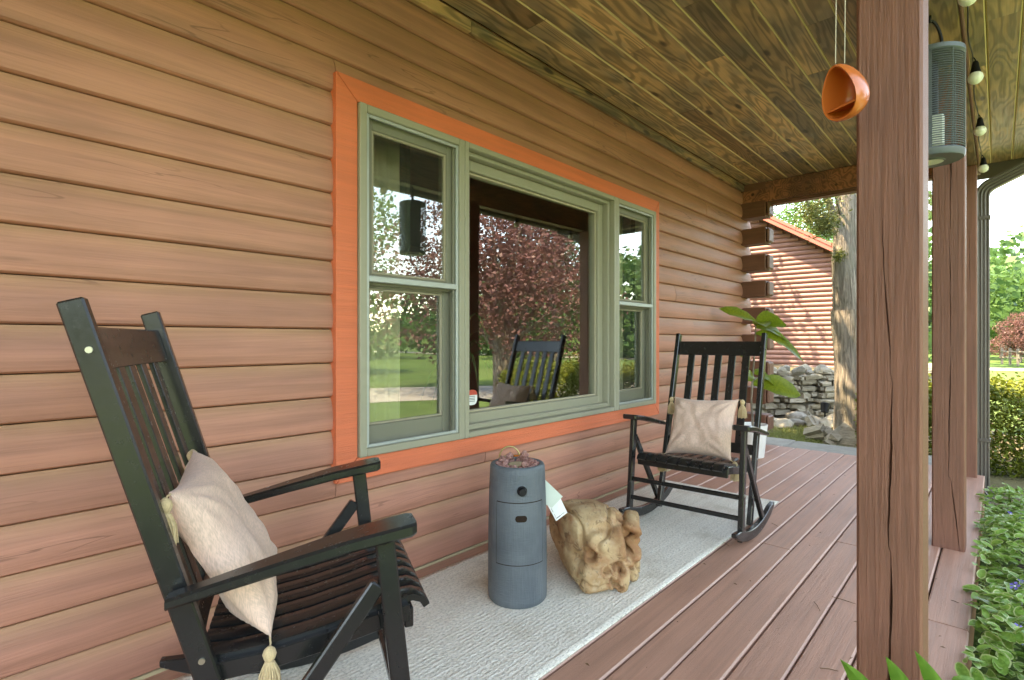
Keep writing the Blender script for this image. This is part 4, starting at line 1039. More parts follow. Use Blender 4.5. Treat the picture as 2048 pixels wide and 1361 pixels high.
# terracotta hanging feeder
tp = onp = CAMP + (cf + cr * ((1694 - 1024) / 1062)) * 1.17 + Vector((0, 0, (680 - 178) / 1062 * 1.17))
tf = tag(empty('hanging_terracotta_feeder', tp), 'glossy orange terracotta hanging feeder in front of the nearest post', 'bird feeder')
def feeder():
    b = MB(); ax = (cr * .93 + cf * .30 + Vector((0, 0, .22))).normalized(); up = Vector((0, 0, 1)) - ax * ax.z; up.normalize(); sdv = up.cross(ax)
    n = 36; rings = []
    def ring(t, sc, depth):
        out = []
        for k in range(n):
            a = 2 * math.pi * k / n; h = math.sin(a); w = math.cos(a)
            hh = .058 * h; ww = .040 * w * (1 - .28 * h)
            out.append((up * hh + sdv * ww) * sc + ax * depth - ax * .03 + up * (-.006))
        return out
    outer = [(1.0, 0.0), (1.05, .006), (1.04, .014), (1.03, .022), (.97, .034), (.86, .047), (.66, .060), (.38, .068), (.02, .071)]
    inner = [(.94, .001), (.93, .014), (.88, .030), (.76, .043), (.55, .055), (.3, .061), (.02, .063)]
    seq = [ring(0, s, d) for s, d in reversed(outer)] + [ring(0, s, d) for s, d in inner]
    vs = [p for r_ in seq for p in r_]
    fs = [(i * n + k, i * n + (k + 1) % n, (i + 1) * n + (k + 1) % n, (i + 1) * n + k) for i in range(len(seq) - 1) for k in range(n)]
    b.add(vs, fs); b.build('bowl', 'terra', tf, smooth=50)
    b = MB(); c0 = up * -.034 + ax * .0; b.add([c0 - ax * .026 + sdv * .036, c0 - ax * .026 - sdv * .036, c0 + ax * .022 - sdv * .028, c0 + ax * .022 + sdv * .028] + [q - up * .004 for q in [c0 - ax * .026 + sdv * .036, c0 - ax * .026 - sdv * .036, c0 + ax * .022 - sdv * .028, c0 + ax * .022 + sdv * .028]], [(0, 1, 2, 3), (7, 6, 5, 4), (0, 4, 5, 1), (1, 5, 6, 2), (2, 6, 7, 3), (3, 7, 4, 0)]); b.build('seed_shelf', 'terra', tf)
    top = up * .056
    for k in (-.012, .008):
        b = MB(); b.tube([top + cr * (k - .004), top + cr * k + Vector((0, 0, .4)), Vector((0, 0, CZ - tp.z)) + cr * (k * .4)], .0011, 5); b.build('cord', 'cord', tf)
feeder()

# downspout
ds = tag(empty('downspout', (6.10, -2.112 + .102, GZ)), 'brown ribbed metal downspout beside the farthest porch post', 'downspout')
def ribbed(b, path, w=.095, t=.07):
    base2 = []
    for k, x in enumerate(np.linspace(-.5, .5, 13)): base2.append((x * w, -t / 2 - (.006 if k % 3 == 1 else 0)))
    sect = base2 + [(w / 2, t / 2), (-w / 2, t / 2)]
    vs = []
    for (p, tang) in path:
        tang = Vector(tang).normalized(); xx = Vector((1, 0, 0)); yy = tang.cross(xx).normalized()
        # ribs face the porch side (-x)
        for sx, sy in sect: vs.append(Vector(p) + xx * sy + yy * sx)
    n = len(sect); fs = [(i * n + k, i * n + (k + 1) % n, (i + 1) * n + (k + 1) % n, (i + 1) * n + k) for i in range(len(path) - 1) for k in range(n)]
    b.add(vs, fs + [tuple(range(n)), tuple(range((len(path) - 1) * n, len(path) * n))])
b = MB(); ribbed(b, [((0, 0, .16), (0, 0, 1)), ((0, 0, 2.66), (0, 0, 1))]); b.build('pipe', 'gutter', ds)
def elbow(z0, sgn, ang, r=.10, steps=11):
    pts = []
    for i in range(steps):
        a = ang * i / (steps - 1); rr = (1.0 + (.06 if i % 2 else 0))
        pts.append(((0, -r * (1 - math.cos(a)), z0 + sgn * r * math.sin(a)), (0, -math.sin(a), sgn * math.cos(a))))
    return pts
b = MB(); ep = elbow(2.655, 1, R(64)); ribbed(b, ep, .099, .075); b.build('elbow', 'gutter', ds)
pe = Vector(ep[-1][0]); dt = Vector(ep[-1][1]).normalized()
b = MB(); ribbed(b, [(pe, dt), (pe + dt * .62, dt)]); b.build('offset_pipe', 'gutter', ds)
b = MB(); ep2 = [((0, -q[0][1] * 0 - .1 * (1 - math.cos(R(70) * i / 10)), .165 - .1 * math.sin(R(70) * i / 10)), (0, -math.sin(R(70) * i / 10), -math.cos(R(70) * i / 10))) for i, q in enumerate(elbow(.16, -1, R(70)))]
ribbed(b, ep2, .099, .075); b.build('elbow', 'gutter', ds)
for z in (.55, 2.45):
    b = MB(); b.box((-.046, -.054, z), (.040, .054, z + .03), .002); b.build('strap', 'gutter', ds)

# ------------------------------------------------------------------ vegetation helpers
def tube_tree(name, mat, segs, parent, n=8):
    b = MB()
    for pts, rad in segs: b.tube(pts, rad, n)
    return b.build(name, mat, parent, smooth=70)
def tree(loc, h, rad, mat, n, leaf, label, cat='tree', group=None, trunk_r=.16, seed=1, name='leafy_tree', low=.25, nb=9, stems=1):
    r_ = np.random.default_rng(seed); t = tag(empty(name, loc), label, cat, group)
    segs = []
    blobs = []
    for k in range(nb):
        a = 2.4 * k + seed; s = k / max(1, nb - 1); z = h * (low + .14 + (.90 - low - .14) * s); rr = rad * (.55 + .25 * r_.random()) * (1 - .55 * max(0, s - .45)); q = rad * .50 * (1 - .5 * s)
        c = np.array((q * math.cos(a), q * math.sin(a), z)); blobs.append((c, np.array((rr, rr, rr * .62))))
        segs.append(([(0, 0, h * low * .75), Vector((c[0] * .4, c[1] * .4, (h * low * .75 + z) / 2)), Vector(c)], [trunk_r * .5, trunk_r * .32, trunk_r * .08]))
    for k in range(stems):
        a = k * 2.1 + seed; segs.append(([(0.1 * math.cos(a) * k, .1 * math.sin(a) * k, -.05), (.12 * math.cos(a), .12 * math.sin(a), h * low), (.3 * math.cos(a) * (stems > 1), .3 * math.sin(a) * (stems > 1), h * .75)], [trunk_r * 1.25, trunk_r, trunk_r * .25]))
    tube_tree('trunk', 'bark', segs, t)
    v, q = leaf_cloud(crown_points(n, blobs, r_), leaf, rg=r_)
    put('crown', fast('crown', v, q, [mat]), t)
    return t
def bush(loc, r, mat, n, leaf, label, seed, name='bush', cat='shrub', group=None):
    r_ = np.random.default_rng(seed); t = tag(empty(name, loc), label, cat, group); blobs = []
    for k in range(9):
        a = 2.4 * k; blobs.append((np.array((r[0] * .45 * math.cos(a), r[1] * .45 * math.sin(a), r[2] * (.35 + .10 * (k % 4)))), np.array((r[0] * .62, r[1] * .62, r[2] * .42))))
    segs = [([(0, 0, -.05), (r[0] * .2 * math.cos(2.4 * k), r[1] * .2 * math.sin(2.4 * k), r[2] * .4), tuple(blobs[k][0] * 1.1)], [.03, .02, .006]) for k in range(7)]
    tube_tree('stems', 'bark', segs, t, 6)
    v, q = leaf_cloud(crown_points(n, blobs, r_, .35), leaf, rg=r_); put('foliage', fast('foliage', v, q, [mat]), t); return t

# hedge right of the downspout
def hedge():
    r_ = np.random.default_rng(5); t = tag(empty('hedge', (8.0, -2.6, GZ)), 'dense yellow-green hedge beyond the downspout at the right edge', 'hedge')
    n = 42000; p = np.empty((n, 3)); p[:, 1] = r_.uniform(-2.6, 1.75, n)
    dpt = r_.choice([0, 1, 2], n, p=[.5, .38, .12]); u = r_.uniform(0, 1, n)
    lump = .07 * np.sin(p[:, 1] * 5.1) + .05 * np.sin(p[:, 1] * 11 + 1)
    x = np.where(dpt == 0, -.45 + r_.normal(0, .05, n), np.where(dpt == 1, r_.uniform(-.45, .5, n), r_.uniform(-.4, .5, n)))
    z = np.where(dpt == 0, u * .82, np.where(dpt == 1, .84 + r_.normal(0, .04, n), u * .8))
    p[:, 0] = x + lump * .8 - .10 * np.sin(np.clip(z / .85, 0, 1) * math.pi); p[:, 2] = z + lump * (dpt == 1) + .05 * r_.normal(size=n) * (dpt == 1)
    v, q = leaf_cloud(p, .048, .55, r_); put('foliage', fast('foliage', v, q, ['leaf_hedge']), t)
    b = MB()
    for k in range(14):
        y = -2.4 + .3 * k
        b.tube([(0, y, -.02), (-.1, y + .1, .4), (-.15, y - .05, .75)], [.02, .012, .004], 6); b.tube([(0, y, -.02), (.1, y - .1, .4), (.15, y + .08, .72)], [.02, .012, .004], 6)
    b.build('stems', 'bark', t)
hedge()

# cedar by the porch end
def cedar():
    base_ = CAMP + (cf + cr * ((1700 - 1024) / 1062)) * 7.9; base_.z = GZ
    t = tag(empty('cedar_tree', base_), 'twin-stemmed cedar with shaggy grey bark beyond the porch end', 'tree'); r_ = np.random.default_rng(3)
    def w(px, pz, dd=0.): return cr * ((px - 1700) * 7.9 / 1062) + cf * dd + Vector((0, 0, 1.12 - (pz - 680) * 7.9 / 1062 - GZ))
    b = MB()
    def limb(pts, rad, n=22, tw=1.):
        sm = []; rr = []
        for i in range(len(pts) - 1):
            for k in range(7):
                s = k / 7; sm.append(pts[i].lerp(pts[i + 1], s)); rr.append(rad[i] * (1 - s) + rad[i + 1] * s)
        sm.append(pts[-1]); rr.append(rad[-1]); bb = len(b.v); b.tube(sm, rr, n)
        for i in range(bb, len(b.v)):
            p = Vector(b.v[i]); ph = mnoise.noise(Vector((p.x * 7, p.y * 7, p.z * 1.1))) * .018 + mnoise.noise(Vector((p.x * 24, p.y * 24, p.z * 2))) * .008
            k = (i - bb) // n
            c = sm[min(k, len(sm) - 1)]; d = (p - c); d.z = 0
            if d.length > 0: b.v[i] = tuple(p + d.normalized() * ph * min(1, d.length / .1))
    limb([w(1700, 905), w(1700, 868), w(1700, 800), w(1697, 700), w(1693, 620)], [.26, .215, .195, .195, .205])
    limb([w(1694, 660), w(1690, 600), w(1684, 520), w(1686, 470), w(1690, 400), w(1686, 250), w(1690, 60)], [.17, .155, .14, .135, .125, .11, .05])
    limb([w(1702, 680), w(1708, 600, .05), w(1712, 500, .1), w(1712, 400, .1), w(1718, 250), w(1722, 40)], [.17, .16, .15, .14, .12, .05])
    limb([w(1683, 490), w(1668, 450, -.05), w(1655, 420, -.1), w(1632, 392, -.2), w(1600, 350, -.3), w(1560, 300, -.4)], [.085, .062, .05, .045, .04, .02], 12)
    limb([w(1700, 520), w(1694, 498), w(1690, 480)], [.05, .04, .02], 8)
    for q in ([w(1684, 440), w(1655, 400, -.2), w(1620, 385, -.5), w(1580, 400, -.7), w(1555, 440, -.8)], [w(1655, 425, -.1), w(1625, 440, -.4), w(1600, 455, -.6), w(1570, 462, -.8)], [w(1632, 392, -.2), w(1605, 420, -.4), w(1596, 450, -.5)], [w(1715, 350), w(1780, 330), w(1850, 370, .3), w(1880, 420, .5)], [w(1690, 380), w(1600, 340), w(1530, 380, .5)], [w(1715, 330), w(1850, 310, .5), w(1960, 350, 1.), w(2000, 380, 1.)], [w(1684, 480), w(1672, 500, -.1), w(1662, 508, -.15)]):
        limb(q, list(np.linspace(.022, .005, len(q))), 7)
    b.build('trunk', 'bark', t, smooth=70)
    pts = []
    def spray(a, c, n, sp):
        for _ in range(n):
            s = r_.random(); p = a.lerp(c, s); pts.append((p.x + r_.normal(0, sp), p.y + r_.normal(0, sp), p.z + r_.normal(0, sp * .8) - .04))
    spray(w(1652, 395, -.3), w(1590, 400, -.7), 420, .10); spray(w(1600, 420, -.5), w(1560, 462, -.8), 700, .085); spray(w(1625, 440, -.4), w(1590, 475, -.7), 900, .085); spray(w(1590, 450, -.6), w(1612, 478, -.6), 500, .06)
    spray(w(1572, 445, -.7), w(1545, 420, -.8), 400, .09); spray(w(1672, 500, -.1), w(1660, 515, -.2), 220, .045)
    spray(w(1690, 330), w(1540, 360, .4), 1500, .20); spray(w(1715, 340), w(1870, 380, .5), 1300, .18); spray(w(1860, 340, .5), w(1990, 385, 1.), 900, .12); spray(w(1680, 200), w(1500, 260), 2500, .5); spray(w(1715, 150), w(1900, 250), 2500, .5)
    spray(w(1855, 420, .5), w(1865, 470, .5), 200, .08); spray(w(1700, 520, .1), w(1712, 600, -.15), 60, .05)
    v, q = leaf_cloud(np.array(pts), .062, .22, r_, droop=.3); put('foliage', fast('foliage', v, q, ['leaf_cedar']), t)
cedar()

# flagstone strip by the deck end
fp = MB(); fp.box((6.07, -1.80, GZ - .1), (6.75, 1.2, -.075)); fs_o = struct(fp.build('flagstone_path', 'soil'))
y = -2.6
for i, (a, c, q, e) in enumerate([(-1.80, -1.25, .62, .02), (-1.23, -.42, .55, .0), (-.40, .25, .60, .03), (.27, 1.2, .56, 0)]):
    b = MB(); b.box((6.072 + e, a, -.075), (6.072 + q + e, c, -.028 + .006 * (i % 2)), .012); b.build('flagstone', 'slab', fs_o)

# stones
stm = [rock_mesh('stone', 2.7 * i + 1, 'stone', 2, .22, (1, 1, 1), 1.2) for i in range(6)]
stp = [rock_mesh('stone', 3.7 * i + 2, 'stone2', 2, .25, (1, 1, 1), 1.2) for i in range(4)]
def flat_stone(i):
    import bmesh
    bm = bmesh.new(); bmesh.ops.create_cube(bm, size=2); bmesh.ops.bevel(bm, geom=bm.edges[:], offset=.35, segments=2, affect='EDGES')
    for v in bm.verts: v.co += Vector((mnoise.noise(v.co * 1.3 + Vector((i * 5, 0, 0))), mnoise.noise(v.co * 1.3 + Vector((0, i * 5, 0))), mnoise.noise(v.co * 1.3 + Vector((0, 0, i * 5))) * .7)) * .32
    me = bpy.data.meshes.new('stone'); bm.to_mesh(me); bm.free(); me.materials.append(M['stone']); me.polygons.foreach_set('use_smooth', [True] * len(me.polygons)); me.set_sharp_from_angle(angle=R(38)); return me
fsm = [flat_stone(i) for i in range(6)]
def PX(u, v, d):   # world point seen at pixel (u,v) at depth d
    return CAMP + (cf + cr * ((u - 1024) / 1062)) * d + Vector((0, 0, -(v - 680) / 1062 * d))
sw_org = PX(1640, 850, 9.6); sw = tag(empty('stone_wall', (sw_org.x, sw_org.y, GZ)), 'low dry-stacked fieldstone wall in front of the garage', 'stone wall')
wall_dir = (cr * .97 + cf * .1).normalized(); wall_n = Vector((-wall_dir.y, wall_dir.x, 0))
b = MB(); ang = math.atan2(wall_dir.y, wall_dir.x)
cm = Matrix.Rotation(ang, 4, 'Z'); b.box((-1.7, .12, -.05), (2.6, .9, .70), 0, 0, cm); b.build('wall_core', 'soil', sw)
z = 0.; course = 0
while z < .80:
    hgt = rng.uniform(.065, .12); x = -1.75 + rng.uniform(-.1, .1)
    while x < 2.6:
        L = rng.uniform(.14, .55) if rng.random() < .8 else rng.uniform(.1, .2); hh = hgt * rng.uniform(.85, 1.08)
        if not (z > .62 and rng.random() < .25):
            p = wall_dir * (x + L / 2) - wall_n * (.0 - z * .10 + rng.uniform(-.05, .05)) + Vector((0, 0, z + hh / 2))
            put('stone', rng.choice(fsm), sw, p, (rng.uniform(-.12, .12), rng.uniform(-.12, .12), ang + rng.uniform(-.2, .2)), (L / 2 * .97, rng.uniform(.12, .2), hh / 2 * .97))
        x += L + .004
    z += hgt * .99; course += 1
for i in range(46):
    x = rng.uniform(-1.7, 2.6); s = rng.uniform(.06, .17); p = wall_dir * x + wall_n * rng.uniform(-.05, .6) + Vector((0, 0, .80 + s * .45))
    put('stone', rng.choice(stp + stm[:2]), sw, p, (rng.random() * 6, rng.random() * .5, rng.random() * 6), (s, s * .8, s * .6))
for i, (u, v, d, s, m, lb) in enumerate([(1597, 800, 9.25, .26, stp[0], 'big pale boulder set in the stone wall left of the landscape light'), (1590, 828, 8.8, .17, stp[1], 'round pale rock on the ground by the foot of the stone wall'), (1566, 832, 8.6, .2, stm[1], 'grey-brown rock beneath the fig leaf by the stone wall'),
        (1664, 823, 8.6, .12, stp[2], 'small white rock right of the landscape light'), (1680, 806, 9.0, .2, stm[3], 'grey rock just left of the cedar trunk'), (1545, 825, 8.8, .17, stm[4], 'leftmost grey rock along the foot of the stone wall'),
        (1665, 838, 8.4, .22, fsm[2], 'flat grey stepping rock left of the cedar base'), (1635, 835, 8.6, .18, fsm[3], 'flat grey rock near the middle of the mossy ground'), (1645, 880, 7.4, .22, fsm[4], 'low flat rock on the mossy ground near the slab'), (1672, 883, 7.2, .24, fsm[1], 'dark flat rock at the foot of the cedar'), (1700, 893, 7.0, .22, fsm[5], 'flat mossy rock between the cedar and the porch slab'), (1618, 812, 9.2, .16, fsm[0], 'low shelf rock under the pale boulder')]):
    p = PX(u, v, d); o = put('rock', m, None, (p.x, p.y, GZ + s * .25), (.1 * i, .05 * i, i * 1.7), (s, s * .8, s * .42)); tag(o, lb, 'rock', 'rocks round the stone wall')
sp_ = PX(1650, 802, 8.8); lt = tag(empty('landscape_light', (sp_.x, sp_.y, GZ)), 'small black landscape spotlight at the foot of the stone wall', 'spotlight')
b = MB(); b.tube([(0, 0, 0), (0, 0, .22)], .012, 8); b.build('stake', 'iron', lt)
hd = MB(); hd.lathe([(0, -.08), (.055, -.08), (.075, .07), (.07, .075), (.06, .06), (0, .055)], 16, mat=Matrix.Translation((0, 0, .30)) @ Matrix.Rotation(.35, 4, 'Y')); hd.build('lamp_head', 'iron', lt, smooth=40)
# terrace behind the stone wall
tv = [PX(1400, 700, 10.3), PX(2300, 700, 11.), PX(2300, 700, 30), PX(1400, 700, 26)]
b = MB(); b.add([(p.x, p.y, .42) for p in tv[:2]] + [(p.x, p.y, .42) for p in tv[2:]], [(0, 1, 2, 3)])
b = MB(); q0 = sw_org + wall_n * .3
pts = [(-2.2, .25), (2.3, .25), (2.9, 2.5), (2.9, 9), (-2.5, 9)]
pl = [(sw_org + wall_dir * x + wall_n * y_) for x, y_ in pts]
b.add([(p.x, p.y, .40) for p in pl] + [(p.x, p.y, GZ) for p in pl], [(0, 1, 2, 3, 4)] + [(i, i + 5, (i + 1) % 5 + 5, (i + 1) % 5) for i in range(5)])
struct(b.build('terrace', 'mulch'))
# mossy grass
def tufts():
    r_ = np.random.default_rng(8); n = 5200; P = []
    for _ in range(n):
        c = [(1610, 850, 7.7, .45), (1590, 845, 8.2, .3), (1640, 862, 7.5, .4), (1660, 845, 8.3, .35), (1620, 872, 7.2, .3), (1570, 858, 7.8, .3)][r_.integers(6)]
        p = PX(c[0], c[1], c[2]); P.append((p.x + r_.normal(0, c[3] * .8), p.y + r_.normal(0, c[3] * .7), GZ + .02))
    P = np.array(P); a = r_.uniform(0, 6.28, n); h = r_.uniform(.02, .055, n); w = .006
    v = np.stack([P + np.stack([np.cos(a) * w, np.sin(a) * w, 0 * a], 1), P - np.stack([np.cos(a) * w, np.sin(a) * w, 0 * a], 1), P + np.stack([np.sin(a) * h * .5, np.cos(a) * h * .5, h], 1)], 1).reshape(-1, 3)
    stuff(put('grass', fast('grass', v, np.arange(n * 3).reshape(n, 3), ['grass'])), 'thin yellow-green moss and grass on the ground past the porch', 'grass')
tufts()

# garage
gx = 17.6; ga = tag(empty('garage', (gx, 0, 0)), 'pinkish-brown log garage with red metal roof beyond the cedar', 'garage')
gy_r = -2.112 + 2.55; gy_l = 13.; gp = .1425
apex_y = 8.2; eave_z = 3.05; slope = .64
b = MB(); b.add([(.03, gy_r, -.3), (.03, gy_l, -.3), (.03, gy_l, eave_z + slope * (apex_y - gy_r) * 0 + 3.4), (.03, apex_y, eave_z + slope * (apex_y - gy_r)), (.03, gy_r, eave_z)] + [(7, gy_r, -.3), (7, gy_l, -.3), (7, gy_l, 6.4), (7, apex_y, eave_z + slope * (apex_y - gy_r)), (7, gy_r, eave_z)], [(0, 1, 2, 3, 4), (0, 4, 9, 5)]); b.build('wall_core', 'glog', ga)
for k in range(52):
    z = .10 + gp * k - .30 * 0; top = z + gp
    y_r = gy_r if top < eave_z - .02 else gy_r + (top - eave_z + .02) / slope
    if y_r > gy_l - 1: break
    pr_ = [(-x_ * 1., z_ ) for x_, z_ in [(0, 0), (.03, .02), (.05, .06), (.05, .09), (.03, .125), (0, .1395), (-.02, .1395), (-.02, 0)]]
    cutx = [y_r] + sorted([rng.uniform(y_r + 1, 10) for _ in range(1 if rng.random() < .35 else 0)]) + [gy_l - .5]
    for p, q in zip(cutx[:-1], cutx[1:]):
        b = MB(); n = 8; b.add([(x_, p + .003, z_) for x_, z_ in pr_] + [(x_, q - .003, z_) for x_, z_ in pr_], [(kk, (kk + 1) % n, n + (kk + 1) % n, n + kk) for kk in range(n)] + [tuple(reversed(range(n))), tuple(range(n, 2 * n))])
        b.build('log', 'glog', ga, smooth=40, loc=(0, 0, z))
def rake(x0, x1, lift, th, mat, name, over=.55):
    ya, yb = gy_r - over, apex_y; za, zb_ = eave_z - slope * over + lift, eave_z + slope * (apex_y - gy_r) + lift
    b = MB(); b.add([(x, y_, z_ + dz) for x in (x0, x1) for y_, z_ in ((ya, za), (yb, zb_)) for dz in (0, th)], [(0, 1, 3, 2), (4, 6, 7, 5), (0, 4, 5, 1), (2, 3, 7, 6), (1, 5, 7, 3), (0, 2, 6, 4)]); return b.build(name, mat, ga)
rake(-.42, 7.2, .14, .06, 'roof', 'roof'); rake(-.44, -.40, -.02, .24, 'roof', 'fascia'); rake(-.40, .05, .02, .03, 'brown', 'soffit')
rake(-.46, -.43, .12, .06, 'roof', 'drip_edge')

# trees beyond: belt, hill woods, maple
tree(PX(2005, 680, 42) * 1, 7.0, 3.0, 'leaf_a', 24000, .17, 'bright green tree beyond the lawn, right of the downspout', seed=4).location.z = GZ
tree(PX(2062, 680, 47), 7.6, 3.2, 'leaf_c', 24000, .18, 'darker green tree behind the red maple at the right edge', seed=9).location.z = GZ
tree(PX(2040, 680, 33), 3.0, 1.35, 'leaf_red', 9000, .10, 'small red-leaved maple near the split-rail fence at the right edge', seed=12, name='red_maple', low=.12, trunk_r=.06).location.z = GZ
tree(PX(1850, 680, 40), 9.0, 3.2, 'leaf_a', 16000, .18, 'light green tree seen between the first and second porch posts', seed=14).location.z = GZ
tree(PX(1615, 680, 38), 12.5, 4.6, 'leaf_a', 26000, .18, 'bright green tree rising above the garage roof', seed=21).location.z = GZ
tree(PX(1720, 680, 40), 12.0, 4.2, 'leaf_a', 20000, .18, 'yellow-green tree seen between the cedar stems', seed=23).location.z = GZ
def woods():
    r_ = np.random.default_rng(31); blobs = []
    for k in range(95):
        u = r_.uniform(1450, 2700); d = r_.uniform(52, 74); p = PX(u, 680, d); h = r_.uniform(5.5, 8.5)
        blobs.append((np.array((p.x, p.y, GZ + h * .5)), np.array((3.4, 3.4, h * .5))))
    pts = crown_points(110000, blobs, r_, .8)
    idx = r_.choice(len(hv), 2000); hb_ = [(np.array(hv[i]) + np.array((0, 0, 2.)), np.array((3.6, 3.6, 3.0))) for i in idx if hv[i][2] > 2]
    p2 = crown_points(110000, hb_, r_, .85)
    v, q = leaf_cloud(np.concatenate([pts, p2]), np.concatenate([np.full((len(pts), 1), .42), np.full((len(p2), 1), 1.15)]), .7, r_)
    stuff(put('distant_woods', fast('distant_woods', v, q, ['leaf_b'])), 'distant green woods covering the hillside', 'woods')
woods()
tree((8.3, 4.2, GZ), 9.0, 3.3, 'leaf_b', 15000, .2, 'leafy tree added behind the house corner to shade the stone wall', seed=71, low=.38, trunk_r=.2)  # added to keep the sun off the stones, ground and cedar trunk
tree((13.6, 8.2, GZ), 9.5, 4.2, 'leaf_b', 16000, .22, 'broad unseen leafy tree added behind the house to shade the garage wall', seed=73, low=.3, trunk_r=.22)  # out of view, added to cut the sun on the garage wall
# split rail fence
fe = tag(empty('split_rail_fence', (PX(2030, 680, 29).x, PX(2030, 680, 29).y, GZ)), 'weathered split-rail fence along the lawn by the red maple', 'fence')
fo = fe.location
pp = [PX(u, 680, d) - Vector(fo) for u, d in ((2004, 31), (2020, 30), (2036, 29), (2056, 28), (2080, 27))]
for p in pp:
    b = MB(); b.beam((p.x, p.y, -.05), (p.x, p.y, .95), .12, .12, (1, 0, 0), .01); b.build('post', 'bark', fe)
for p, q in zip(pp[:-1], pp[1:]):
    for z in (.42, .78):
        b = MB(); b.beam((p.x, p.y, z), (q.x, q.y, z + rng.uniform(-.05, .05)), .07, .09, (0, 0, 1), .01); b.build('rail', 'bark', fe)

# ------------------------------------------------------------------ front yard (seen mirrored in the window glass)
tree((9.9, -7.6, GZ), 5.4, 3.0, 'leaf_red', 19000, .115, 'purple-leaved maple on the front lawn, mirrored in the picture window', seed=33, name='purple_maple', low=.24, trunk_r=.17, stems=2, nb=12)
tree((9.5, -16.5, GZ), 9.0, 3.0, 'leaf_a', 12000, .2, 'tall light green yard tree mirrored left of the purple maple', seed=41, low=.3)
tree((6.2, -15.5, GZ), 7.6, 2.8, 'leaf_b', 9000, .2, 'leafy green yard tree mirrored in the left narrow window', seed=44, low=.32, trunk_r=.2)
tree((21, -15, GZ), 9, 3.8, 'leaf_c', 12000, .2, 'dark green yard tree mirrored in the right narrow window', seed=47, low=.2)
bush((10.4, -5.1, GZ), (.85, .85, 1.15), 'leaf_hedge', 6000, .05, 'round yellow-green bush mirrored at the lower right of the picture window', 52)
def far_yard():
    r_ = np.random.default_rng(61); blobs = []
    for k in range(60):
        a = r_.uniform(-.2, 3.5); d = r_.uniform(34, 55); h = r_.uniform(5, 10); blobs.append((np.array((3 + d * math.cos(a), -2 - d * math.sin(a) , GZ + h * .5)), np.array((3.8, 3.8, h * .5))))
    v, q = leaf_cloud(crown_points(45000, blobs, r_, .8), .6, .7, r_)
    stuff(put('yard_woods', fast('yard_woods', v, q, ['leaf_b'])), 'green tree line across the yard in front of the house', 'woods')
far_yard()

# ------------------------------------------------------------------ periwinkle ground cover
def vinca():
    r_ = np.random.default_rng(71); n = 10500; m = 10
    ta = np.linspace(0, 2 * np.pi, m, endpoint=False); ox = .5 * np.cos(ta); wy = .265 * np.sin(ta) * (1 - .25 * np.cos(ta))
    tmpl = []
    for x, y_ in zip(ox, wy): tmpl.append((x, y_, abs(y_) * .30 - .25 * x * x))
    for x, y_ in zip(ox, wy): tmpl.append((x * .86, y_ * .78, abs(y_) * .78 * .30 - .25 * x * x * .64))
    tmpl.append((0, 0, -.02)); tmpl = np.array(tmpl)
    X = r_.uniform(-1.2, 5.25, n); D = .09 - r_.beta(.85, 1.6, n) * 1.1
    keep = (D < .045) | (r_.random(n) < .16); X, D = X[keep], D[keep]; n = len(X)
    over = D > .045
    hgt = np.where(over, .010 + r_.uniform(0, .03, n), -.085 + .12 * np.exp(-((D + .14) / .35) ** 2) * r_.uniform(.2, 1.25, n) + .06 * np.sin(X * 5) * np.cos(D * 9))
    P = np.stack([X, -2.112 + D, hgt], 1)
    yaw = r_.uniform(0, 2 * np.pi, n); pit = r_.uniform(-.15, .65, n); rol = r_.normal(0, .4, n); s = r_.uniform(.036, .072, n)
    cy_, sy_, cp_, sp2, cr_, sr_ = np.cos(yaw), np.sin(yaw), np.cos(pit), np.sin(pit), np.cos(rol), np.sin(rol)
    V = np.empty((n, len(tmpl), 3), np.float32)
    for i, (x, y_, z_) in enumerate(tmpl):
        y1_ = y_ * cr_ - z_ * sr_; z1_ = y_ * sr_ + z_ * cr_; x2 = x * cp_ - z1_ * sp2; z2 = x * sp2 + z1_ * cp_
        V[:, i, 0] = P[:, 0] + s * (x2 * cy_ - y1_ * sy_); V[:, i, 1] = P[:, 1] + s * (x2 * sy_ + y1_ * cy_); V[:, i, 2] = P[:, 2] + s * z2
    tri = []; mi = []
    for k in range(m):
        k2 = (k + 1) % m; tri += [(k, k2, m + k2), (k, m + k2, m + k), (m + k, m + k2, 2 * m)]; mi += [1, 1, 0]
    tri = np.array(tri); allt = (tri[None] + (np.arange(n) * len(tmpl))[:, None, None]).reshape(-1, 3)
    plain_leaf = r_.random(n) < .25
    mm = np.tile(np.array(mi), (n, 1)); mm[plain_leaf] = 0
    me = fast('periwinkle', V.reshape(-1, 3), allt, ['vinca', 'vinca_rim'], mm.ravel())
    stuff(put('periwinkle_ground_cover', me), 'variegated periwinkle leaves spilling over the deck edge at the right', 'ground cover')
vinca()
fl = MB()
for k in range(5):
    a = 2 * math.pi * k / 5; c, s = math.cos(a), math.sin(a); c2, s2 = math.cos(a + .5), math.sin(a + .5); c3, s3 = math.cos(a - .5), math.sin(a - .5)
    fl.add([(c * .2, s * .2, 0), (c3 * .75, s3 * .75, .12), (c * 1., s * 1., .08), (c2 * .85, s2 * .85, .16)], [(0, 1, 2, 3)])
fl.add([(.22 * math.cos(a), .22 * math.sin(a), .02) for a in np.linspace(0, 2 * math.pi, 9)[:-1]], [tuple(range(8))], 1)
flm = fl.mesh('periwinkle_flower', ['petal', 'paper'])
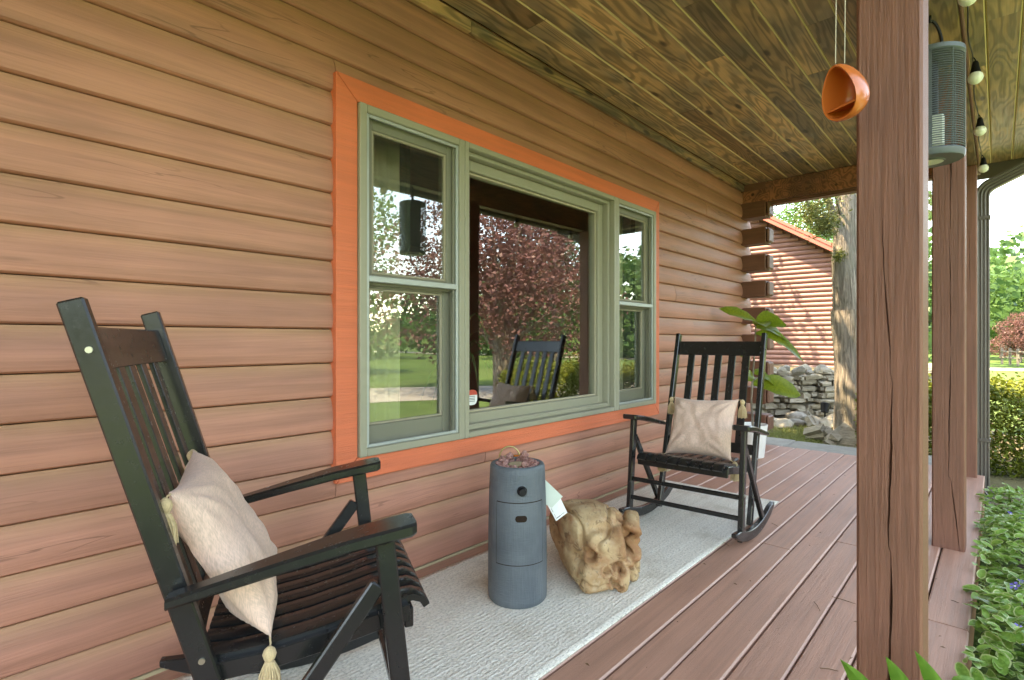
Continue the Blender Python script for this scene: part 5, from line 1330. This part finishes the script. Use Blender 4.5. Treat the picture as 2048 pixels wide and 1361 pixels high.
for i, (u, v, d) in enumerate([(2022, 1028, 3.35), (2040, 1036, 3.2), (1980, 1217, 2.17), (2036, 1192, 2.2), (2030, 1172, 2.3), (2036, 1258, 1.98), (2044, 1285, 1.9), (2046, 1165, 2.35)]):
    p = PX(u, v, d); o = put('periwinkle_flower', flm, None, p, (.5 + .2 * (i % 3), -.35, i * 1.1), (.021, .021, .021))
    tag(o, ['topmost violet periwinkle flower, near the downspout elbow', 'pale violet periwinkle flower just right of the topmost one', 'violet periwinkle flower nearest the deck edge', 'violet periwinkle flower halfway down at the right edge, left of its neighbour', 'half-hidden violet periwinkle flower in the middle of the leaves', 'violet periwinkle flower second from the bottom', 'lowest violet periwinkle flower at the right edge', 'violet periwinkle flower cut by the right edge of the picture'][i], 'flower', 'violet periwinkle flowers')
# lily leaves in the near foreground
ly = tag(empty('lily_plant', (.92, -2.112 + .02, GZ)), 'lance-leaved lily plant poking up at the bottom edge before the nearest post', 'plant')
lo_ = Vector(ly.location)
b = MB(); b.tube([(0, 0, 0), (.0, .02, .3), (-.02, .05, .62)], [.008, .007, .004], 8); b.build('stem', 'stem', ly)
for (u, v, d, L, lean) in ((1682, 1320, .98, .26, -.62), (1773, 1314, .98, .26, -.50), (1831, 1302, .98, .30, -.55)):
    tip = PX(u, v, d) - lo_; d_ = (cr * lean + Vector((0, 0, .95)) - cf * .1).normalized(); base_ = tip - d_ * L
    b = MB(); vs = []; seg = 12; s = (cr * .93 + cf * .25).normalized()
    for i in range(seg + 1):
        t = i / seg; w = .056 * math.sin(math.pi * (.10 + .90 * t)) ** .9 * (1.2 - .35 * t) if i < seg else 0; c = base_ + d_ * L * t + cf * (.02 * math.sin(t * 3)) + cr * (.055 * (t - t * t)) + Vector((0, 0, .03 * (t - t * t)))
        vs += [c - s * w / 2 + cf * w * .2, c + cf * w * 0, c + s * w / 2 + cf * w * .25]
    fs = []
    for i in range(seg): a = i * 3; fs += [(a, a + 1, a + 4, a + 3), (a + 1, a + 2, a + 5, a + 4)]
    b.add(vs, fs); b.build('leaf', 'lily', ly, smooth=60)
# small debris on the deck
tw = [(1664, 1193, 1712, 1208, 'curved twig touching the foot of the nearest post'), (1543, 1046, 1556, 1053, 'short twig on the deck right of the rug corner'), (1628, 1203, 1640, 1222, 'thin pale twig on the middle deck boards'), (1640, 1336, 1677, 1342, 'twig on the boards at the bottom left of the nearest post'), (1430, 1074, 1458, 1092, 'dark pine twig under the far chair rocker'), (1639, 984, 1641, 992, 'tiny upright twig on the far deck boards'), (1902, 1200, 1918, 1206, 'reddish twig on the outer deck board')]
def onz(u, v, z): r_ = cf + cr * ((u - 1024) / 1062); k_ = (z - CAMP.z) / (-(v - 680) / 1062); return CAMP + r_ * k_ + Vector((0, 0, z - CAMP.z))
for u0, v0, u1, v1, lb in tw:
    a = onz(u0, v0, .004); c = onz(u1, v1, .004); mid = (a + c) / 2 + Vector((rng.uniform(-.004, .004), rng.uniform(-.004, .004), .002))
    b = MB(); b.tube([a, mid, c], [.0012, .0016, .001], 5); tag(b.build('twig', 'twig'), lb, 'twig', 'twigs on the deck')

def litter():
    r_ = np.random.default_rng(91); n = 90
    P = np.stack([r_.uniform(1.2, 6., n), -2.112 + r_.uniform(.1, 1.1, n), np.full(n, .004)], 1); a = r_.uniform(0, 6.28, n); L = r_.uniform(.003, .011, n)[:, None]; W = L * .35
    d = np.stack([np.cos(a), np.sin(a), 0 * a], 1); t_ = np.stack([-np.sin(a), np.cos(a), 0 * a], 1); up = np.array((0, 0, .003))
    v = np.stack([P - d * L, P + t_ * W + up, P + d * L, P - t_ * W + up * .3], 1).reshape(-1, 3)
    stuff(put('leaf_litter', fast('leaf_litter', v, np.arange(n * 4).reshape(n, 4), ['twig'])), 'tiny dry leaf crumbs scattered over the deck boards', 'leaf litter')
litter()
